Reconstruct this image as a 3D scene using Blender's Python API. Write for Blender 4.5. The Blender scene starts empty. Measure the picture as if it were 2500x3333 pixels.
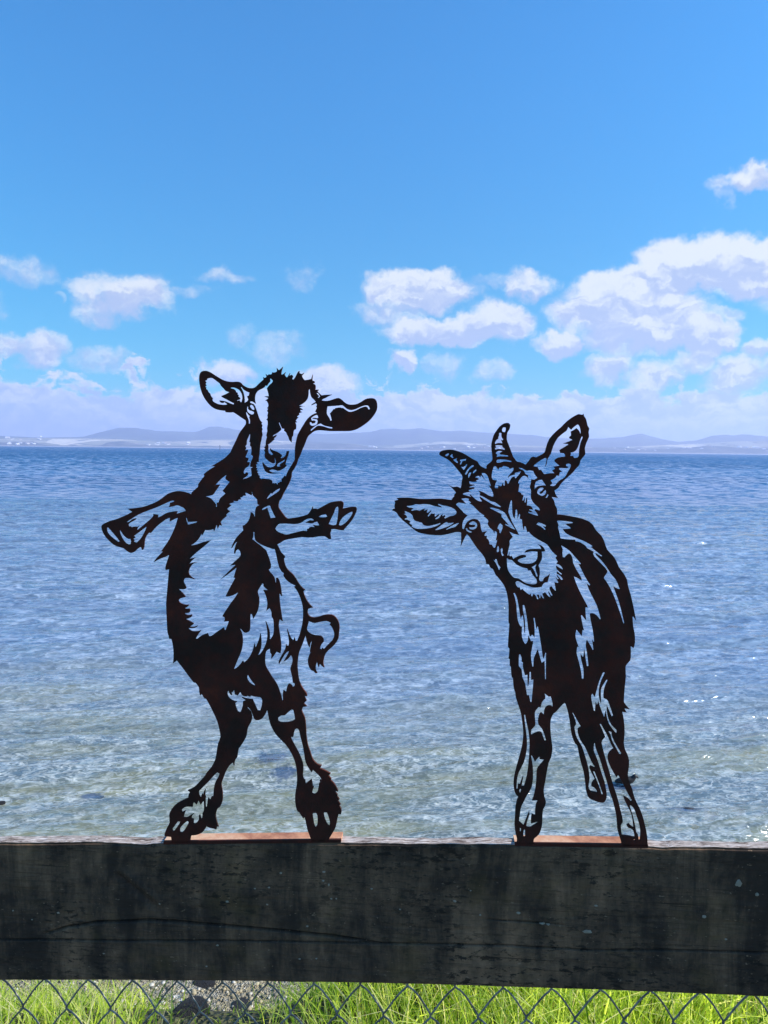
import bpy, bmesh, math, random
import numpy as np
from mathutils import Vector, Matrix
random.seed(7)
rng = np.random.default_rng(7)
scene = bpy.context.scene
C = scene.collection
R = math.radians

# ------------------------------------------------------------ camera
FPX = 2407.0                      # focal length in photo pixels (photo 2500 x 3333)
CAM_H = 1.6
cam_d = bpy.data.cameras.new("camera")
cam = bpy.data.objects.new("camera", cam_d); C.objects.link(cam)
cam_d.sensor_fit = 'VERTICAL'; cam_d.sensor_height = 36.0; cam_d.lens = 36.0 * FPX / 3333.0
cam_d.clip_start = 0.05; cam_d.clip_end = 60000
PITCH, ROLL = -4.83, 0.64
CR = Matrix.Rotation(R(90 + PITCH), 3, 'X') @ Matrix.Rotation(R(ROLL), 3, 'Z')
cam.matrix_world = Matrix.Translation((0, 0, CAM_H)) @ CR.to_4x4()
scene.camera = cam
def ray(px, py):
    return (CR @ Vector(((px - 1250) / FPX, (1666.5 - py) / FPX, -1.0))).normalized()
def azel(px, py):
    d = ray(px, py); return math.atan2(d.x, d.y), math.asin(d.z)
CAMP = Vector((0, 0, CAM_H))

# ------------------------------------------------------------ sun, exposure
SUN_EL, SUN_AZ = 35.0, 93.0       # azimuth to the right of the view direction (+Y)
sv = Vector((math.sin(R(SUN_AZ)) * math.cos(R(SUN_EL)), math.cos(R(SUN_AZ)) * math.cos(R(SUN_EL)), math.sin(R(SUN_EL))))
sun_d = bpy.data.lights.new("sun", 'SUN'); sun_d.energy = 5.0; sun_d.angle = R(0.53); sun_d.color = (1, 0.95, 0.87)
sun = bpy.data.objects.new("sun", sun_d); C.objects.link(sun)
sun.rotation_euler = (-sv).to_track_quat('-Z', 'Y').to_euler(); sun.location = (5, 5, 20)
scene.view_settings.view_transform = 'Standard'; scene.view_settings.look = 'None'
scene.view_settings.exposure = 0.6; scene.view_settings.gamma = 1.0
scene.cycles.volume_bounces = 2

# ------------------------------------------------------------ node helpers
class NT:
    def __init__(s, tree): s.t = tree; s.n = tree.nodes; s.l = tree.links
    def node(s, typ, **kw):
        n = s.n.new(typ)
        for k, v in kw.items(): setattr(n, k, v)
        return n
    def put(s, sock, v):
        if isinstance(v, bpy.types.NodeSocket): s.l.new(v, sock)
        elif v is not None:
            if hasattr(sock.default_value, '__len__') and not hasattr(v, '__len__'): v = [v] * len(sock.default_value)
            if hasattr(sock.default_value, '__len__') and len(sock.default_value) == 4 and len(v) == 3: v = (*v, 1)
            sock.default_value = v
    def m(s, op, a, b=None, c=None, clamp=False):
        n = s.node('ShaderNodeMath', operation=op, use_clamp=clamp)
        for i, v in enumerate((a, b, c)):
            if v is not None: s.put(n.inputs[i], v)
        return n.outputs[0]
    def v(s, op, a, b=None, scale=None):
        n = s.node('ShaderNodeVectorMath', operation=op)
        s.put(n.inputs[0], a)
        if b is not None: s.put(n.inputs[1], b)
        if scale is not None: s.put(n.inputs['Scale'], scale)
        return n.outputs['Value'] if op in ('LENGTH', 'DOT_PRODUCT', 'DISTANCE') else n.outputs[0]
    def noise(s, vec, scale, detail=3, rough=0.5, out='Fac', dist=0):
        n = s.node('ShaderNodeTexNoise'); s.put(n.inputs['Vector'], vec); s.put(n.inputs['Scale'], scale)
        s.put(n.inputs['Detail'], detail); s.put(n.inputs['Roughness'], rough); s.put(n.inputs['Distortion'], dist)
        return n.outputs[out]
    def ss(s, x, a, b, lo=0.0, hi=1.0):
        n = s.node('ShaderNodeMapRange', interpolation_type='SMOOTHSTEP')
        for i, q in enumerate((x, a, b, lo, hi)): s.put(n.inputs[i], q)
        return n.outputs[0]
    def mixc(s, f, a, b, mode='MIX'):
        n = s.node('ShaderNodeMix', data_type='RGBA', blend_type=mode)
        s.put(n.inputs[0], f); s.put(n.inputs[6], a); s.put(n.inputs[7], b); return n.outputs[2]
    def comb(s, x, y, z=0.0):
        n = s.node('ShaderNodeCombineXYZ')
        for i, q in enumerate((x, y, z)): s.put(n.inputs[i], q)
        return n.outputs[0]
    def ramp(s, fac, stops):
        n = s.node('ShaderNodeValToRGB'); s.put(n.inputs[0], fac)
        e = n.color_ramp.elements
        while len(e) < len(stops): e.new(0.5)
        for i, (p, c) in enumerate(stops): e[i].position = p; e[i].color = (*c, 1)
        return n.outputs[0]
    def bump(s, h, strength=0.5, dist=0.01, normal=None):
        n = s.node('ShaderNodeBump'); s.put(n.inputs['Height'], h); n.inputs['Strength'].default_value = strength
        n.inputs['Distance'].default_value = dist
        if normal is not None: s.l.new(normal, n.inputs['Normal'])
        return n.outputs[0]
def material(name):
    m = bpy.data.materials.new(name); m.use_nodes = True
    t = NT(m.node_tree); b = m.node_tree.nodes['Principled BSDF']
    return m, t, b

# ------------------------------------------------------------ world: physical sky with broken cloud by direction
world = bpy.data.worlds.new("World"); scene.world = world; world.use_nodes = True
wt = NT(world.node_tree); world.node_tree.nodes.clear()
sky = wt.node('ShaderNodeTexSky', sky_type='NISHITA', sun_disc=False)
sky.sun_elevation = R(SUN_EL); sky.sun_rotation = R(SUN_AZ); sky.air_density = 1.0; sky.dust_density = 0.2; sky.ozone_density = 3.0
geo = wt.node('ShaderNodeTexCoord').outputs['Generated']
sp = wt.node('ShaderNodeSeparateXYZ'); wt.put(sp.inputs[0], geo)
AZ = wt.m('ARCTAN2', sp.outputs[0], sp.outputs[1]); EL = wt.m('ARCSINE', sp.outputs[2])
P0 = wt.comb(AZ, EL)
big = wt.noise(P0, 9.0, 4, 0.55, 'Color'); fine = wt.noise(P0, 34.0, 5, 0.62, 'Color')
off = wt.v('ADD', wt.v('SCALE', wt.v('SUBTRACT', big, (.5, .5, .5)), scale=0.075), wt.v('SCALE', wt.v('SUBTRACT', fine, (.5, .5, .5)), scale=0.044))
P = wt.v('ADD', P0, wt.v('MULTIPLY', off, (1, 0.8, 0)))
# centre x, y and half sizes in photo pixels, strength
CLOUDS = [(50,885,90,42,.62),(320,930,85,42,.9),(450,960,115,60,1.1),(330,1000,80,40,.85),(740,900,70,22,.6),(650,950,55,20,.5),(985,895,50,45,.45),(30,1120,60,35,.9),(140,1130,70,48,1.0),(330,1155,70,35,.7),
 (780,1105,45,30,.45),(890,1140,70,45,.55),(740,1215,85,40,1.1),(1070,1255,85,45,1.2),
 (1360,940,150,55,1.4),(1270,1010,110,40,.8),(1480,1075,200,45,1.35),(1620,1045,110,60,1.3),(1720,915,80,40,.95),(1600,905,60,25,.5),
 (1320,1180,45,42,1.3),(1450,1195,60,40,.65),(1600,1220,50,30,.7),
 (2430,860,190,75,1.6),(2210,880,120,65,1.35),(2060,950,170,60,1.4),(1940,1010,110,60,1.2),(2120,1060,150,80,1.4),(1830,1110,75,42,1.3),(2020,1110,110,50,1.0),
 (2310,1110,60,60,1.3),(2345,1030,60,22,.7),(2240,1010,60,40,.6),(2480,1140,55,30,.9),(1990,1200,70,40,1.0),(2140,1230,80,45,1.0),(2260,1190,60,40,.95),(2410,1230,90,55,1.05),
 (2440,575,60,38,1.05),(2370,585,60,28,.6),(2345,640,22,50,.45),
 (-300,1000,170,70,1.2),(-600,900,200,60,1.2),(2900,900,260,110,1.5),(3300,700,260,90,1.4),(3000,1150,300,70,1.2),(-250,1150,140,50,1.0)]
D = None; T = None
for cx, cy, rx, ry, w in CLOUDS:
    a, e = azel(cx, cy)
    q = wt.v('MULTIPLY', wt.v('SUBTRACT', P, (a, e, 0)), (FPX / rx / 1.02, FPX / ry / 1.02, 0))
    g = wt.ss(wt.v('DOT_PRODUCT', q, q), 0.0, 2.2, w, 0.0)
    s2 = wt.node('ShaderNodeSeparateXYZ'); wt.put(s2.inputs[0], q)
    tt = wt.m('MULTIPLY', g, s2.outputs[1])
    D = g if D is None else wt.m('MAXIMUM', D, g)
    T = tt if T is None else wt.m('ADD', T, tt)
# bank of cumulus lying along the horizon all round
bankn = wt.noise(wt.v('MULTIPLY', P0, (1, 2.4, 1)), 7.0, 6, 0.6)
_, e0 = azel(1250, 1215); _, e1 = azel(1250, 1330)
bankf = wt.noise(wt.v('MULTIPLY', P, (1, 1.6, 1)), 26.0, 5, 0.6)
bank = wt.ss(wt.m('ADD', EL, wt.m('ADD', wt.m('MULTIPLY', wt.m('SUBTRACT', bankn, 0.5), -0.19), wt.m('MULTIPLY', wt.m('SUBTRACT', bankf, 0.5), -0.12))), e0 + 0.006, e0 - 0.030, 0.0, 1.1)
bank = wt.m('MULTIPLY', bank, wt.ss(wt.m('ADD', wt.m('MULTIPLY', bankf, 0.6), wt.ss(EL, 0.085, 0.015)), 0.27, 0.42))
# scattered fair weather cloud over the rest of the sky (behind and beside the view)
side = wt.ss(wt.m('ABSOLUTE', AZ), 0.75, 1.1)
rest = wt.m('MULTIPLY', wt.ss(wt.noise(geo, 3.2, 5, 0.6), 0.50, 0.66), side)
rest = wt.m('MULTIPLY', rest, wt.ss(EL, 0.95, 0.5))
D2 = wt.m('MAXIMUM', wt.m('MAXIMUM', D, bank), rest)
edge = wt.noise(P0, 60.0, 5, 0.65)
dens = wt.m('ADD', D2, wt.m('MULTIPLY', wt.m('SUBTRACT', edge, 0.5), 0.85))
mask = wt.m('MULTIPLY', wt.ss(dens, 0.10, 1.12), wt.ss(EL, -0.03, 0.005))
mask = wt.m('MINIMUM', mask, 0.96)
puff = wt.noise(wt.v('MULTIPLY', P, (1, 1.5, 1)), 30.0, 6, 0.6)
puff2 = wt.noise(wt.v('ADD', wt.v('MULTIPLY', P, (1, 1.5, 1)), (0.006, 0.014, 0)), 30.0, 6, 0.6)
relief = wt.m('MULTIPLY', wt.m('SUBTRACT', puff, puff2), 3.0)
lit = wt.m('ADD', wt.m('ADD', wt.m('MULTIPLY', T, 0.85), 0.30), relief)
tops = wt.m('MULTIPLY', wt.ss(bank, 0.15, 0.55), wt.ss(bank, 1.05, 0.6))
streak = wt.ss(wt.noise(wt.v('MULTIPLY', P, (1, 3.0, 1)), 16.0, 5, 0.6), 0.48, 0.64)
lit = wt.m('ADD', lit, wt.m('ADD', wt.m('MULTIPLY', tops, 0.55), wt.m('MULTIPLY', wt.m('MULTIPLY', streak, 0.85), wt.ss(EL, 0.03, 0.07))))
lit = wt.m('ADD', lit, wt.m('MULTIPLY', wt.m('SUBTRACT', bankn, 0.5), 0.9))
lit = wt.ss(lit, -0.25, 1.1)
base_low = wt.mixc(wt.ss(EL, 0.16, 0.0), (0.49, 0.60, 0.86), (0.46, 0.61, 0.86))
cloudc = wt.mixc(lit, base_low, (0.88, 0.93, 0.95))
# pale crescent of the daytime moon
ma, me = azel(196, 968); mr = 18 / FPX
md = wt.v('DISTANCE', P0, (ma, me, 0)); md2 = wt.v('DISTANCE', P0, (ma - 9 / FPX, me - 9 / FPX, 0))
moon = wt.m('MULTIPLY', wt.ss(md, mr * 1.12, mr * 0.86), wt.ss(md2, mr * 0.75, mr * 1.25))
# tint the physical sky towards the saturated blue of the day
grad = wt.ss(EL, -0.02, 0.55)
tint = wt.mixc(grad, (0.165, 0.80, 0.94), (0.29, 1.18, 1.66))
skyc = wt.mixc(1.0, sky.outputs[0], tint, 'MULTIPLY')
bg1 = wt.node('ShaderNodeBackground'); wt.put(bg1.inputs[0], skyc); bg1.inputs[1].default_value = 0.092
bg2 = wt.node('ShaderNodeBackground'); wt.put(bg2.inputs[0], wt.mixc(wt.m('MULTIPLY', moon, 0.5), cloudc, (0.55, 0.8, 0.95))); bg2.inputs[1].default_value = 0.66
mx = wt.node('ShaderNodeMixShader'); wt.put(mx.inputs[0], wt.m('MAXIMUM', mask, wt.m('MULTIPLY', moon, 0.35)))
wt.l.new(bg1.outputs[0], mx.inputs[1]); wt.l.new(bg2.outputs[0], mx.inputs[2])
wo = wt.node('ShaderNodeOutputWorld'); wt.l.new(mx.outputs[0], wo.inputs[0])

# ------------------------------------------------------------ object helpers
def tag(o, label=None, cat=None, group=None, kind=None):
    if label: o['label'] = label
    if cat: o['category'] = cat
    if group: o['group'] = group
    if kind: o['kind'] = kind
    return o
def link(name, me, mat=None, parent=None):
    o = bpy.data.objects.new(name, me); C.objects.link(o)
    if mat: me.materials.append(mat)
    if parent: o.parent = parent
    return o
def empty(name, loc):
    o = bpy.data.objects.new(name, None); C.objects.link(o); o.location = loc; o.empty_display_size = 0.1; return o
def np_mesh(name, verts, faces, smooth=False):
    me = bpy.data.meshes.new(name)
    verts = np.asarray(verts, np.float32); faces = np.asarray(faces, np.int32)
    n, k = faces.shape
    me.vertices.add(len(verts)); me.vertices.foreach_set('co', verts.ravel())
    me.loops.add(n * k); me.loops.foreach_set('vertex_index', faces.ravel())
    me.polygons.add(n); me.polygons.foreach_set('loop_start', np.arange(0, n * k, k, dtype=np.int32))
    me.polygons.foreach_set('loop_total', np.full(n, k, np.int32))
    me.polygons.foreach_set('use_smooth', np.full(n, smooth))
    me.update(calc_edges=True); me.validate(); return me
def grid_faces(nr, nc):
    i = np.arange(nr - 1)[:, None] * nc + np.arange(nc - 1)[None, :]
    return np.stack([i, i + 1, i + nc + 1, i + nc], -1).reshape(-1, 4)
class VNoise:                      # smooth value noise for terrain and boards
    def __init__(s, seed): s.p = np.random.default_rng(seed).random((256, 256))
    def __call__(s, x, y):
        xi = np.floor(x).astype(int); yi = np.floor(y).astype(int); fx = x - xi; fy = y - yi
        fx = fx * fx * (3 - 2 * fx); fy = fy * fy * (3 - 2 * fy)
        g = lambda a, b: s.p[a & 255, b & 255]
        return (g(xi, yi) * (1 - fx) + g(xi + 1, yi) * fx) * (1 - fy) + (g(xi, yi + 1) * (1 - fx) + g(xi + 1, yi + 1) * fx) * fy
    def fbm(s, x, y, o=4):
        v = 0; a = 0.5
        for k in range(o): v = v + a * s(x * 2 ** k + 17 * k, y * 2 ** k + 31 * k); a *= 0.5
        return v
SEA = -3.4                         # water level; the ground at the fence is z = 0

# ---- goat outlines
TILES = dict(A=(600,1150),B=(900,1150),C=(600,1400),D=(300,1500),E=(800,1500),F=(500,1850),G=(800,1850),
 H=(600,2150),I=(500,2400),J=(800,2400),K=(600,1700),
 a=(1250,1400),b=(1550,1320),c=(1450,1650),d=(1750,1620),e=(1420,1550),f=(1620,1980),g=(1800,1900),
 h=(1600,2200),i=(1600,2400),j=(1780,2200),k=(1780,2400))
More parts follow.
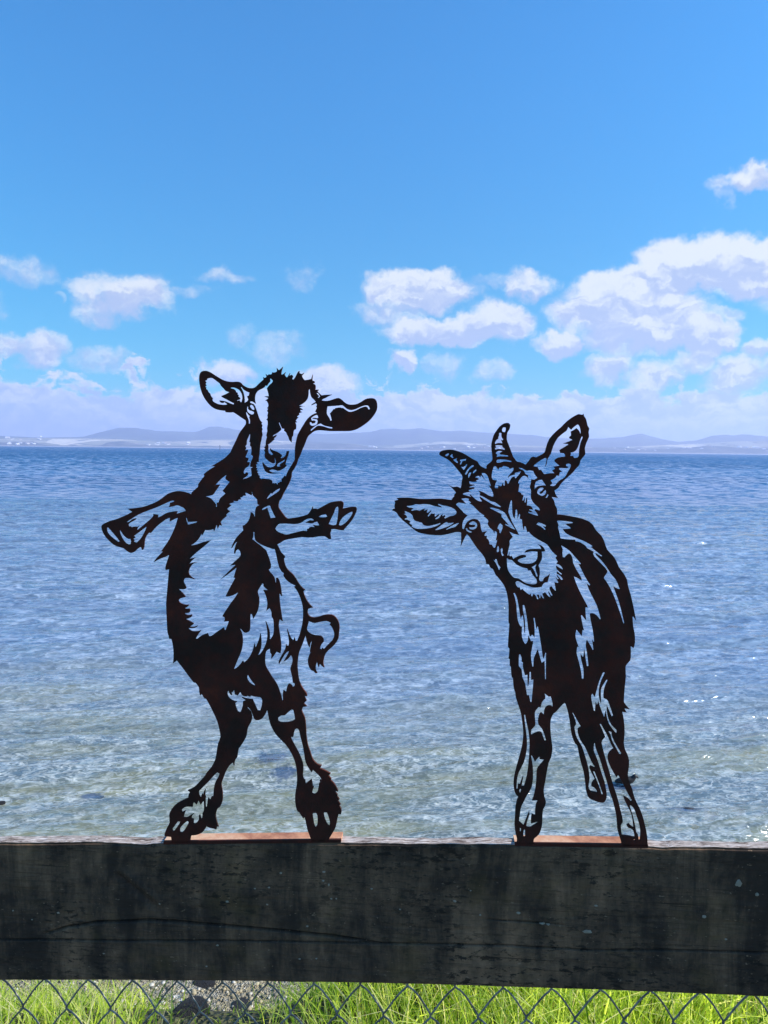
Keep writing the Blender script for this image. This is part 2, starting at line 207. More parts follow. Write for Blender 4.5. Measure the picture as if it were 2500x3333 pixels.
# each contour: "<tile> x,y x,y ... <tile> x,y ..." read off 400-pixel squares of the photo (4.1475 units per photo pixel)
GOAT_UPRIGHT = """
A 640,1290 700,1170 740,1080 790,1010 828,955 826,905 800,888 760,862 700,820 655,795 620,798 555,795 552,775 480,768 420,752 360,715 310,660 268,600 235,530 212,450 200,370 202,300 220,258 255,237 310,238 360,262 410,295 470,332 520,358 580,378 650,385 720,382 760,395 785,425 830,452 880,468 930,468 965,450 1000,415 1040,378 1068,355 1062,320 1085,330 1100,325 1108,310 1095,278 1125,298 1140,282 1165,285 1180,278 1185,255 1215,258 1240,250 1250,235 1245,195 1262,215 1275,228 1300,210 1328,182 1310,240 1305,285 1335,280 1365,252 1350,285 1372,322 1390,322 1425,265 1410,305 1450,288 1465,310 1450,345 1475,352 1500,315 1525,265 1550,235 1552,265 1585,280 1615,262 B 340,300 355,335 380,362 430,355 468,345 488,285 482,345 485,368 510,375 515,395 490,405 520,420 527,455 520,490 570,490 550,512 607,568 640,562 690,558 750,557 705,575 660,600 625,615 605,632 660,642 720,635 780,615 838,602 880,625 920,662 970,688 1030,692 1090,682 1150,650 1200,618 1260,605 1320,610 1350,645 1360,710 1350,770 1310,840 1250,910 1180,965 1100,1015 1040,1038 970,1050 850,1050 720,1050 620,1040 550,1040 500,1055 460,1085 430,1110 405,1155 385,1210 350,1290 320,1370 290,1430 270,1495 235,1560 205,1605 C 1445,620 1425,690 1385,770 1340,850 1300,935 1285,945 1272,990 1270,1040 1300,1090 1340,1145 1385,1192 1440,1190 1540,1175 E 830,725 860,690 885,655 902,615 905,650 945,645 960,655 1010,630 1080,590 1140,562 1210,548 1280,542 1312,560 1318,590 1308,645 1350,635 1420,622 1480,622 1497,645 1490,690 1450,775 1400,845 1345,905 1320,938 1270,935 1200,922 1150,925 1150,955 1140,975 1150,1055 1120,1055 1085,1030 1055,1018 980,1022 900,1035 830,1035 750,1030 640,1048 560,1062 510,1080 470,1105 420,1132 445,1180 475,1240 520,1285 525,1310 512,1325 520,1380 545,1445 590,1495 640,1540 670,1590 G 670,130 740,240 800,290 775,315 800,390 840,460 905,532 850,545 832,580 840,620 870,655 930,665 1000,650 1070,628 1160,628 1215,665 1250,720 1265,790 1255,900 1245,960 1200,1030 1140,1085 1095,1130 1065,1180 1050,1240 1045,1280 1060,1340 1030,1320 1000,1288 985,1340 970,1300 965,1272 950,1290 940,1360 965,1415 935,1412 915,1385 890,1380 855,1335 838,1270 845,1200 875,1130 865,1115 890,985 870,1020 860,1070 835,1020 815,950 808,903 790,950 750,1060 720,1130 705,1200 695,1300 H 1530,150 1550,280 1600,380 1645,440 1655,485 1615,475 1650,545 1610,580 1655,622 1610,625 1585,680 1625,770 1640,880 1645,1000 J 820,0 835,100 870,200 905,300 960,360 1025,382 1000,420 1080,455 1145,492 1115,518 1155,565 1145,580 1195,630 1230,690 1245,735 1190,715 1240,780 1232,795 1265,840 1240,850 1280,910 1258,920 1290,980 1285,1040 1265,1040 1255,1035 1235,1110 1215,1210 1185,1270 1140,1345 1120,1385 1120,1405 885,1405 882,1385 855,1310 830,1240 805,1120 785,1070 780,1100 745,1050 715,1005 705,1010 680,950 665,850 670,740 688,640 692,520 680,400 650,290 600,190 540,100 H 1270,1037 1210,960 1165,870 1140,780 1125,700 1115,665 1095,720 1060,775 1020,800 980,808 945,790 925,740 900,680 870,640 848,630 850,650 885,685 905,730 910,780 895,840 860,900 845,950 835,1020 800,1095 750,1170 735,1175 720,1240 710,1310 695,1330 675,1370 670,1425 655,1380 600,1430 550,1520 520,1600 I 910,640 925,720 930,830 915,900 890,945 865,960 840,1020 835,1080 860,1180 875,1210 850,1200 845,1245 800,1230 745,1220 710,1190 700,1230 650,1290 570,1320 510,1325 500,1340 488,1405 488,1425 245,1425 240,1385 235,1345 150,1335 150,1295 180,1220 215,1150 210,1050 225,1000 275,930 350,875 470,820 470,780 490,740 460,718 540,680 620,600 700,510 705,490 780,400 830,300 850,200 870,80 H 487,1030 470,920 440,810 390,700 330,580 290,515 270,510 235,450 215,475 200,420 195,360 150,300 120,290 0,130 F 315,1245 260,1285 268,1200 265,1080 240,955 210,950 200,905 185,850 175,650 168,480 180,330 195,150 208,15 D 1035,1465 1000,1475 985,1450 1000,1390 1040,1270 980,1300 900,1330 830,1368 870,1310 955,1225 930,1220 980,1150 1040,1060 1090,960 1130,860 1155,770 1100,790 1045,820 1050,770 990,790 920,840 860,890 785,975 765,965 715,1030 700,1090 695,1160 675,1205 658,1165 610,1185 570,1225 525,1245 480,1225 420,1180 350,1160 280,1125 200,1050 150,980 125,910 130,870 170,842 240,810 330,785 440,740 540,688 480,648 560,640 680,622 780,590 880,545 960,490 1010,450 1070,425 1140,408 1220,415 1290,435 1340,458 1345,425 1400,375 1430,345 1430,315 1470,260 1515,205 1505,180 1580,120 C 415,490 360,490 430,450 540,380 620,300
B 535,535 558,535 590,578 570,600 550,598 572,575
A 300,340 360,330 410,355 440,380 475,405 495,440 530,475 555,505 605,525 560,550 500,575 510,592 560,618 620,650 672,678 662,690 600,668 545,645 500,638 472,636 490,665 515,668 535,655 560,672 578,690 520,695 440,680 385,650 372,628 378,605 350,570 340,540 318,520 305,492 285,480 290,460 275,445 292,430 278,410 290,385 272,370 300,355
A 618,462 660,460 705,475 740,495 765,530 780,570 782,610 770,660 750,655 742,635 720,640 700,648 710,632 740,622 748,600 722,580 728,562 710,548 715,530 690,520 685,500 660,480 620,470
A 755,455 772,452 800,490 840,515 878,530 870,570 845,582 858,610 862,625 845,650 805,668 808,620 800,560 785,510
A 885,700 905,692 935,720 945,760 925,762 900,745 880,715
A 845,712 862,725 858,745 880,770 910,778 942,795 935,818 905,825 870,808 842,775
A 828,790 845,800 862,828 885,848 872,862 885,900 885,948 862,950 862,905 845,860 830,820
C 880,45 887,60 885,110 875,160 890,165 885,215 902,220 905,280 900,330 918,345 925,360 905,410 892,450 888,495 925,502 898,515 905,570 908,615 880,630 830,650 780,662 820,635 848,610 855,580 835,568 815,595 795,580 800,545 825,510 860,485 878,440 865,430 840,432 855,405 860,380 820,365 828,340 850,290 848,265 815,275 830,240 815,215 835,190 838,140 855,100
A 1150,345 1165,335 1180,355 1192,365 1185,395 1150,425 1120,465 1115,480 1130,530 1138,578 1075,580 1135,605 1110,625 1090,638 1110,640 1135,700 1115,740 1130,750 1115,780 1130,800 1120,840 1125,870 1105,895 1122,910 1125,960 1115,1010 1120,1050 1105,1110 1115,1130 1100,1180 1095,1245 1075,1265 1090,1290 1075,1310 1090,1340 1080,1370 1090,1410 1120,1440 1150,1465 1190,1485 1215,1480 1218,1450 1212,1412 1225,1420 1235,1480 1210,1525 1160,1540 1110,1530 1075,1495 1055,1470 1055,1500 1070,1545 1090,1590 1130,1615 1170,1625 1240,1622 1290,1612 1200,1610 1160,1598 1140,1585 1170,1572 1220,1572 1260,1588 1300,1575 1350,1545 1380,1505 1360,1500 1375,1440 1400,1370 1410,1318 1380,1320 1360,1385 1320,1410 1295,1415 1315,1380 1290,1355 1250,1330 1210,1315 1180,1305 1155,1280 1158,1310 1175,1335 1198,1362 1180,1375 1140,1350 1128,1310 1130,1250 1120,1235 1150,1215 1185,1185 1215,1155 1200,1150 1230,1125 1240,1100 1190,1125 1190,1108 B 0,1078 45,1045 60,1020 45,985 25,935 40,935 60,985 75,1015 105,1020 100,1045 130,1070 140,1095 160,1130 170,1165 200,1200 205,1130 220,1110 228,1045 258,1025 262,970 248,935 275,930 255,910 275,880 295,860 270,855 305,825 300,808 345,790 318,780 320,760 355,768 330,740 300,738 340,715 390,720 350,710 295,708 330,690 380,655 415,610 428,560 430,500 438,485 450,490 455,540 470,590 500,620 530,655 480,685 470,700 530,672 545,690 535,720 545,735 520,790 540,798 540,805 480,830 420,880 365,960 320,1035 285,1100 265,1180 248,1280 245,1430 C 1470,430 1445,475 1410,530 1380,590 1375,612 1365,628 1350,612 1330,645 1308,660 1315,695 1280,698 1285,708 1255,712 1265,728 1250,732 1225,712 1210,728 1200,712 1178,730 1185,700 1175,678 1140,662 1100,660 1065,655 1030,662 1012,640 1015,615 990,605 1000,590 978,575 990,550 968,540 982,515 960,505 975,485 958,470 985,450 970,435 1000,430 1000,383 A 1010,1350 1015,1290 1022,1220 1032,1180 1040,1130 1050,1100 1042,1050 1050,1020 1040,1000 1048,975 1035,950 1045,930 1020,905 1000,860 980,800 965,755 950,715 930,685 890,668 878,655 900,648 930,658 960,680 948,620 952,565 970,525 1000,495 1050,472 1085,445 1090,422 1110,440 1130,405 1155,375
A 1355,1430 1345,1460 1300,1490 1280,1510 1300,1525 1250,1530 1245,1510 1265,1485 1320,1455
B 462,880 480,858 530,832 555,840 565,868 545,875 510,868 480,878 500,885 545,892 555,925 535,965 480,978 445,955 445,930 465,930 480,948 515,940 525,918 505,905 475,912
B 455,1040 470,1020 520,980 580,950 605,952 640,975 700,990 755,1000 750,1015 690,1005 630,985 565,975 530,995 470,1045
B 685,715 760,710 830,705 885,700 920,725 960,755 1010,765 1070,750 1130,722 1190,702 1235,705 1255,735 1258,755 1235,755 1228,730 1200,718 1140,735 1070,770 1010,788 970,785 930,760 895,735 875,742 860,730 790,740 790,752 770,752 745,785 718,815 730,840 745,905 725,912 710,870 680,825 675,780
C 570,603 555,640 560,665 610,700 570,750 515,820 555,855 510,895 480,925 462,975 435,980 440,1035 415,1035 420,1005 390,965 345,920 275,895 340,888 385,870 410,830 440,790 475,735 415,738 450,700 500,650 540,620
C 918,830 905,840 905,880 885,870 840,848 815,850 825,885 800,885 790,880 775,905 745,912 765,935 720,945 720,958 690,960 650,950 665,975 598,998 630,1015 570,1065 610,1100 560,1140 565,1165 520,1200 482,1245 500,1290 470,1280 445,1330 440,1290 430,1275 400,1360 390,1335 340,1350 275,1350 235,1420 225,1365 215,1420 185,1470 140,1520 80,1560 160,1545 240,1515 350,1492 D 1500,1160 1400,1240 1310,1325 1395,1305 1340,1350 1305,1395 1350,1375 1410,1375 1370,1385 1330,1420 1300,1480 1305,1540 1380,1600 F 500,135 440,130 405,150 400,190 425,235 435,270 400,285 320,275 370,320 420,375 420,390 360,408 330,435 360,475 430,495 468,490 460,515 412,545 450,550 475,545 490,565 478,600 405,608 450,635 512,625 510,655 470,675 420,685 480,715 535,745 525,765 480,790 530,795 590,775 570,800 520,808 455,803 500,845 560,855 640,838 600,890 562,955 590,950 640,910 725,880 740,918 775,915 850,860 940,800 960,848 985,795 1015,715 985,715 950,722 960,680 950,655 925,648 960,590 1040,470 1100,390 1140,325 1080,360 1010,380 975,375 985,345 1040,240 1100,130 1080,125 K 690,660 705,612 590,700 480,777 590,670 690,575 655,580 615,585 700,510 755,455 755,400 725,365 695,385 680,425 670,400 690,310 712,265 680,285 650,330 635,352 650,300 700,210 795,110 785,45 820,30 C 860,1230 885,1170 895,1110 925,1130 940,1168 952,1165 955,1090 970,1040 1012,1012 985,990 980,935 925,880
C 1292,785 1270,825 1220,860 1160,900 1108,935 1130,890 1175,845 1180,860 1230,815
C 1040,1072 1070,1050 1130,1022 1160,1025 1180,1080 1230,1180 1160,1190 1140,1130 1115,1050 1050,1082
E 395,915 420,875 460,850 560,848 660,855 740,840 790,805 840,782 890,780 918,800 900,808 860,805 800,835 840,840 900,845 925,832 965,822 990,865 965,875 905,865 935,900 880,893 850,905 850,918 825,920 830,940 815,952 770,945 700,960 620,980 550,998 500,988 440,965 405,940
E 980,760 1020,735 1080,720 1100,755 1040,765
E 1115,855 1150,780 1190,700 1205,650 1235,618 1250,640 1245,720 1235,800 1220,860 1180,872
E 1255,865 1280,800 1330,745 1400,700 1440,688 1430,730 1380,800 1320,855 1270,875
K 925,132 945,135 945,170 955,235 1000,280 1080,320 1190,360 1218,355 1240,440 1280,610 1345,690 1335,715 1370,770 1430,820 1505,858 1480,870 1530,940 G 740,410 768,520 772,640 760,760 730,880 700,960 685,985 668,985 655,935 640,978 605,940 570,860 553,815 570,900 582,985 575,1050 550,1050 540,1025 530,1090 490,1160 445,1250 450,1295 480,1240 530,1160 575,1118 570,1150 505,1262 560,1230 610,1175 630,1220 625,1280 600,1350 615,1420 630,1500 632,1540 660,1555 655,1590 630,1605 610,1575 580,1560 560,1590 545,1659 H 1370,430 1335,405 1330,450 1330,545 1318,545 1295,450 1250,330 1190,240 1150,175 1110,110 1088,50 G 258,1200 270,1130 325,1085 330,1140 345,1160 340,1228 380,1180 415,1125 465,1148 475,1050 465,950 450,850 440,770 455,685 495,715 475,600 455,450 450,330 485,380 465,230 440,150 410,130 405,205 395,190 380,120 330,60 305,25 K 1165,575 1110,410 1090,375 1000,300 912,230 925,190
F 1465,205 1485,212 1480,240 1548,300 1480,295 1515,370 1535,470 1520,575 1565,538 1590,590 1592,650 1615,690 1622,800 1615,890 1580,950 1562,960 1565,900 1555,830 1510,715 1530,820 1535,920 1510,1030 1450,1140 1405,1178 1445,1080 1450,980 1438,880 1420,960 1380,1060 1368,1065 1358,1015 1335,1110 1290,1200 1215,1278 1200,1250 1140,1325 1078,1368 1130,1240 1180,1120 1200,1000 1190,890 1160,820 1180,820 1215,860 1250,870 1290,850 1300,780 1300,640 1318,615 1335,640 1340,685 1360,655 1400,580 1420,480 1420,400 1400,320 1430,260
F 1272,1435 1310,1500 1350,1550 1378,1590 1340,1580 1290,1545 1258,1490
G 850,712 880,725 930,738 1010,722 1090,712 1150,738 1130,755 1165,800 1190,860 1190,920 1160,980 1100,1040 1050,1095 1030,1075 1015,1100 1000,1090 1010,1050 1035,1010 1050,995 1045,950 1010,915 950,908 890,895 840,860 822,820 835,770
H 595,410 615,450 640,470 628,425 655,425 670,390 682,460 705,465 720,475 755,425 790,475 835,485 850,475 890,490 895,470 960,490 1020,495 1050,530 1045,600 1020,685 985,680 950,600 915,525 850,520 775,500 835,540 790,555 785,620 760,690 735,703 705,670 680,580 710,560 640,540 590,495 575,440
H 1260,800 1270,770 1310,742 1355,740 1400,700 1450,660 1470,665 1490,760 1488,800 1450,825 1380,838 1290,835
H 1525,918 1550,950 1570,1040 1600,1160 1620,1280 1635,1367 J 840,400 888,475 908,440 950,480 1000,530 1028,582 995,580 1012,635 990,620 980,680 965,740 935,768 905,765 895,745 920,665 900,668 900,640 885,570 805,635 800,580 785,575 768,510 775,400 750,300 700,190 650,100 H 1450,1080 1430,1030 1468,1035 1490,940
J 900,1050 910,1025 940,1020 965,1050 970,1130 960,1190 938,1222 920,1180 910,1120
J 1050,1040 1065,1012 1095,1015 1120,1080 1135,1150 1125,1200 1100,1180 1070,1120
I 860,475 888,490 870,540 835,600 815,680 805,800 775,810 765,850 745,840 735,820 715,950 698,950 695,840 700,815 690,785 694,725 702,690 678,735 660,800 650,765 635,825 612,790 605,735 640,700 740,600 820,510
I 370,990 420,945 470,935 525,940 525,910 545,875 580,910 605,850 635,910 675,860 680,950 675,1000 660,1020 655,1090 635,1105 620,1050 610,1060 610,1110 570,1165 535,1170 535,1110 508,1100 515,1065 545,1030 500,1055 450,1085 400,1085 415,1030 430,995 380,1015
I 245,1250 330,1135 352,1138 350,1160 280,1260 255,1270
I 350,1250 370,1210 440,1140 468,1140 465,1170 410,1260 375,1292 352,1285
D 455,830 520,785 620,725 740,675 860,630 950,590 1050,545 1105,540 1100,550 1050,565 1045,600 1030,625 1080,618 1150,600 1200,620 1240,640 1262,675 1200,695 1130,718 1145,682 1080,685 1000,705 940,740 885,770 880,745 890,730 820,720 820,750 770,800 700,860 650,900 605,940 600,915 630,880 600,890 550,890 535,900 500,885 490,900 480,860 500,840 570,800 585,775 540,790 500,820
D 190,905 215,900 260,950 320,1020 370,1085 345,1098 290,1060 220,1000 192,950
D 362,935 380,940 420,1000 470,1045 515,1055 525,1095 510,1132 450,1115 400,1050 370,985
D 555,1015 590,990 650,945 735,882 720,930 680,1010 640,1065 590,1110 550,1090 565,1075 545,1055 575,1040
D 1258,770 1275,770 1290,820 1320,825 1418,820 1380,840 1285,862 1265,810
"""
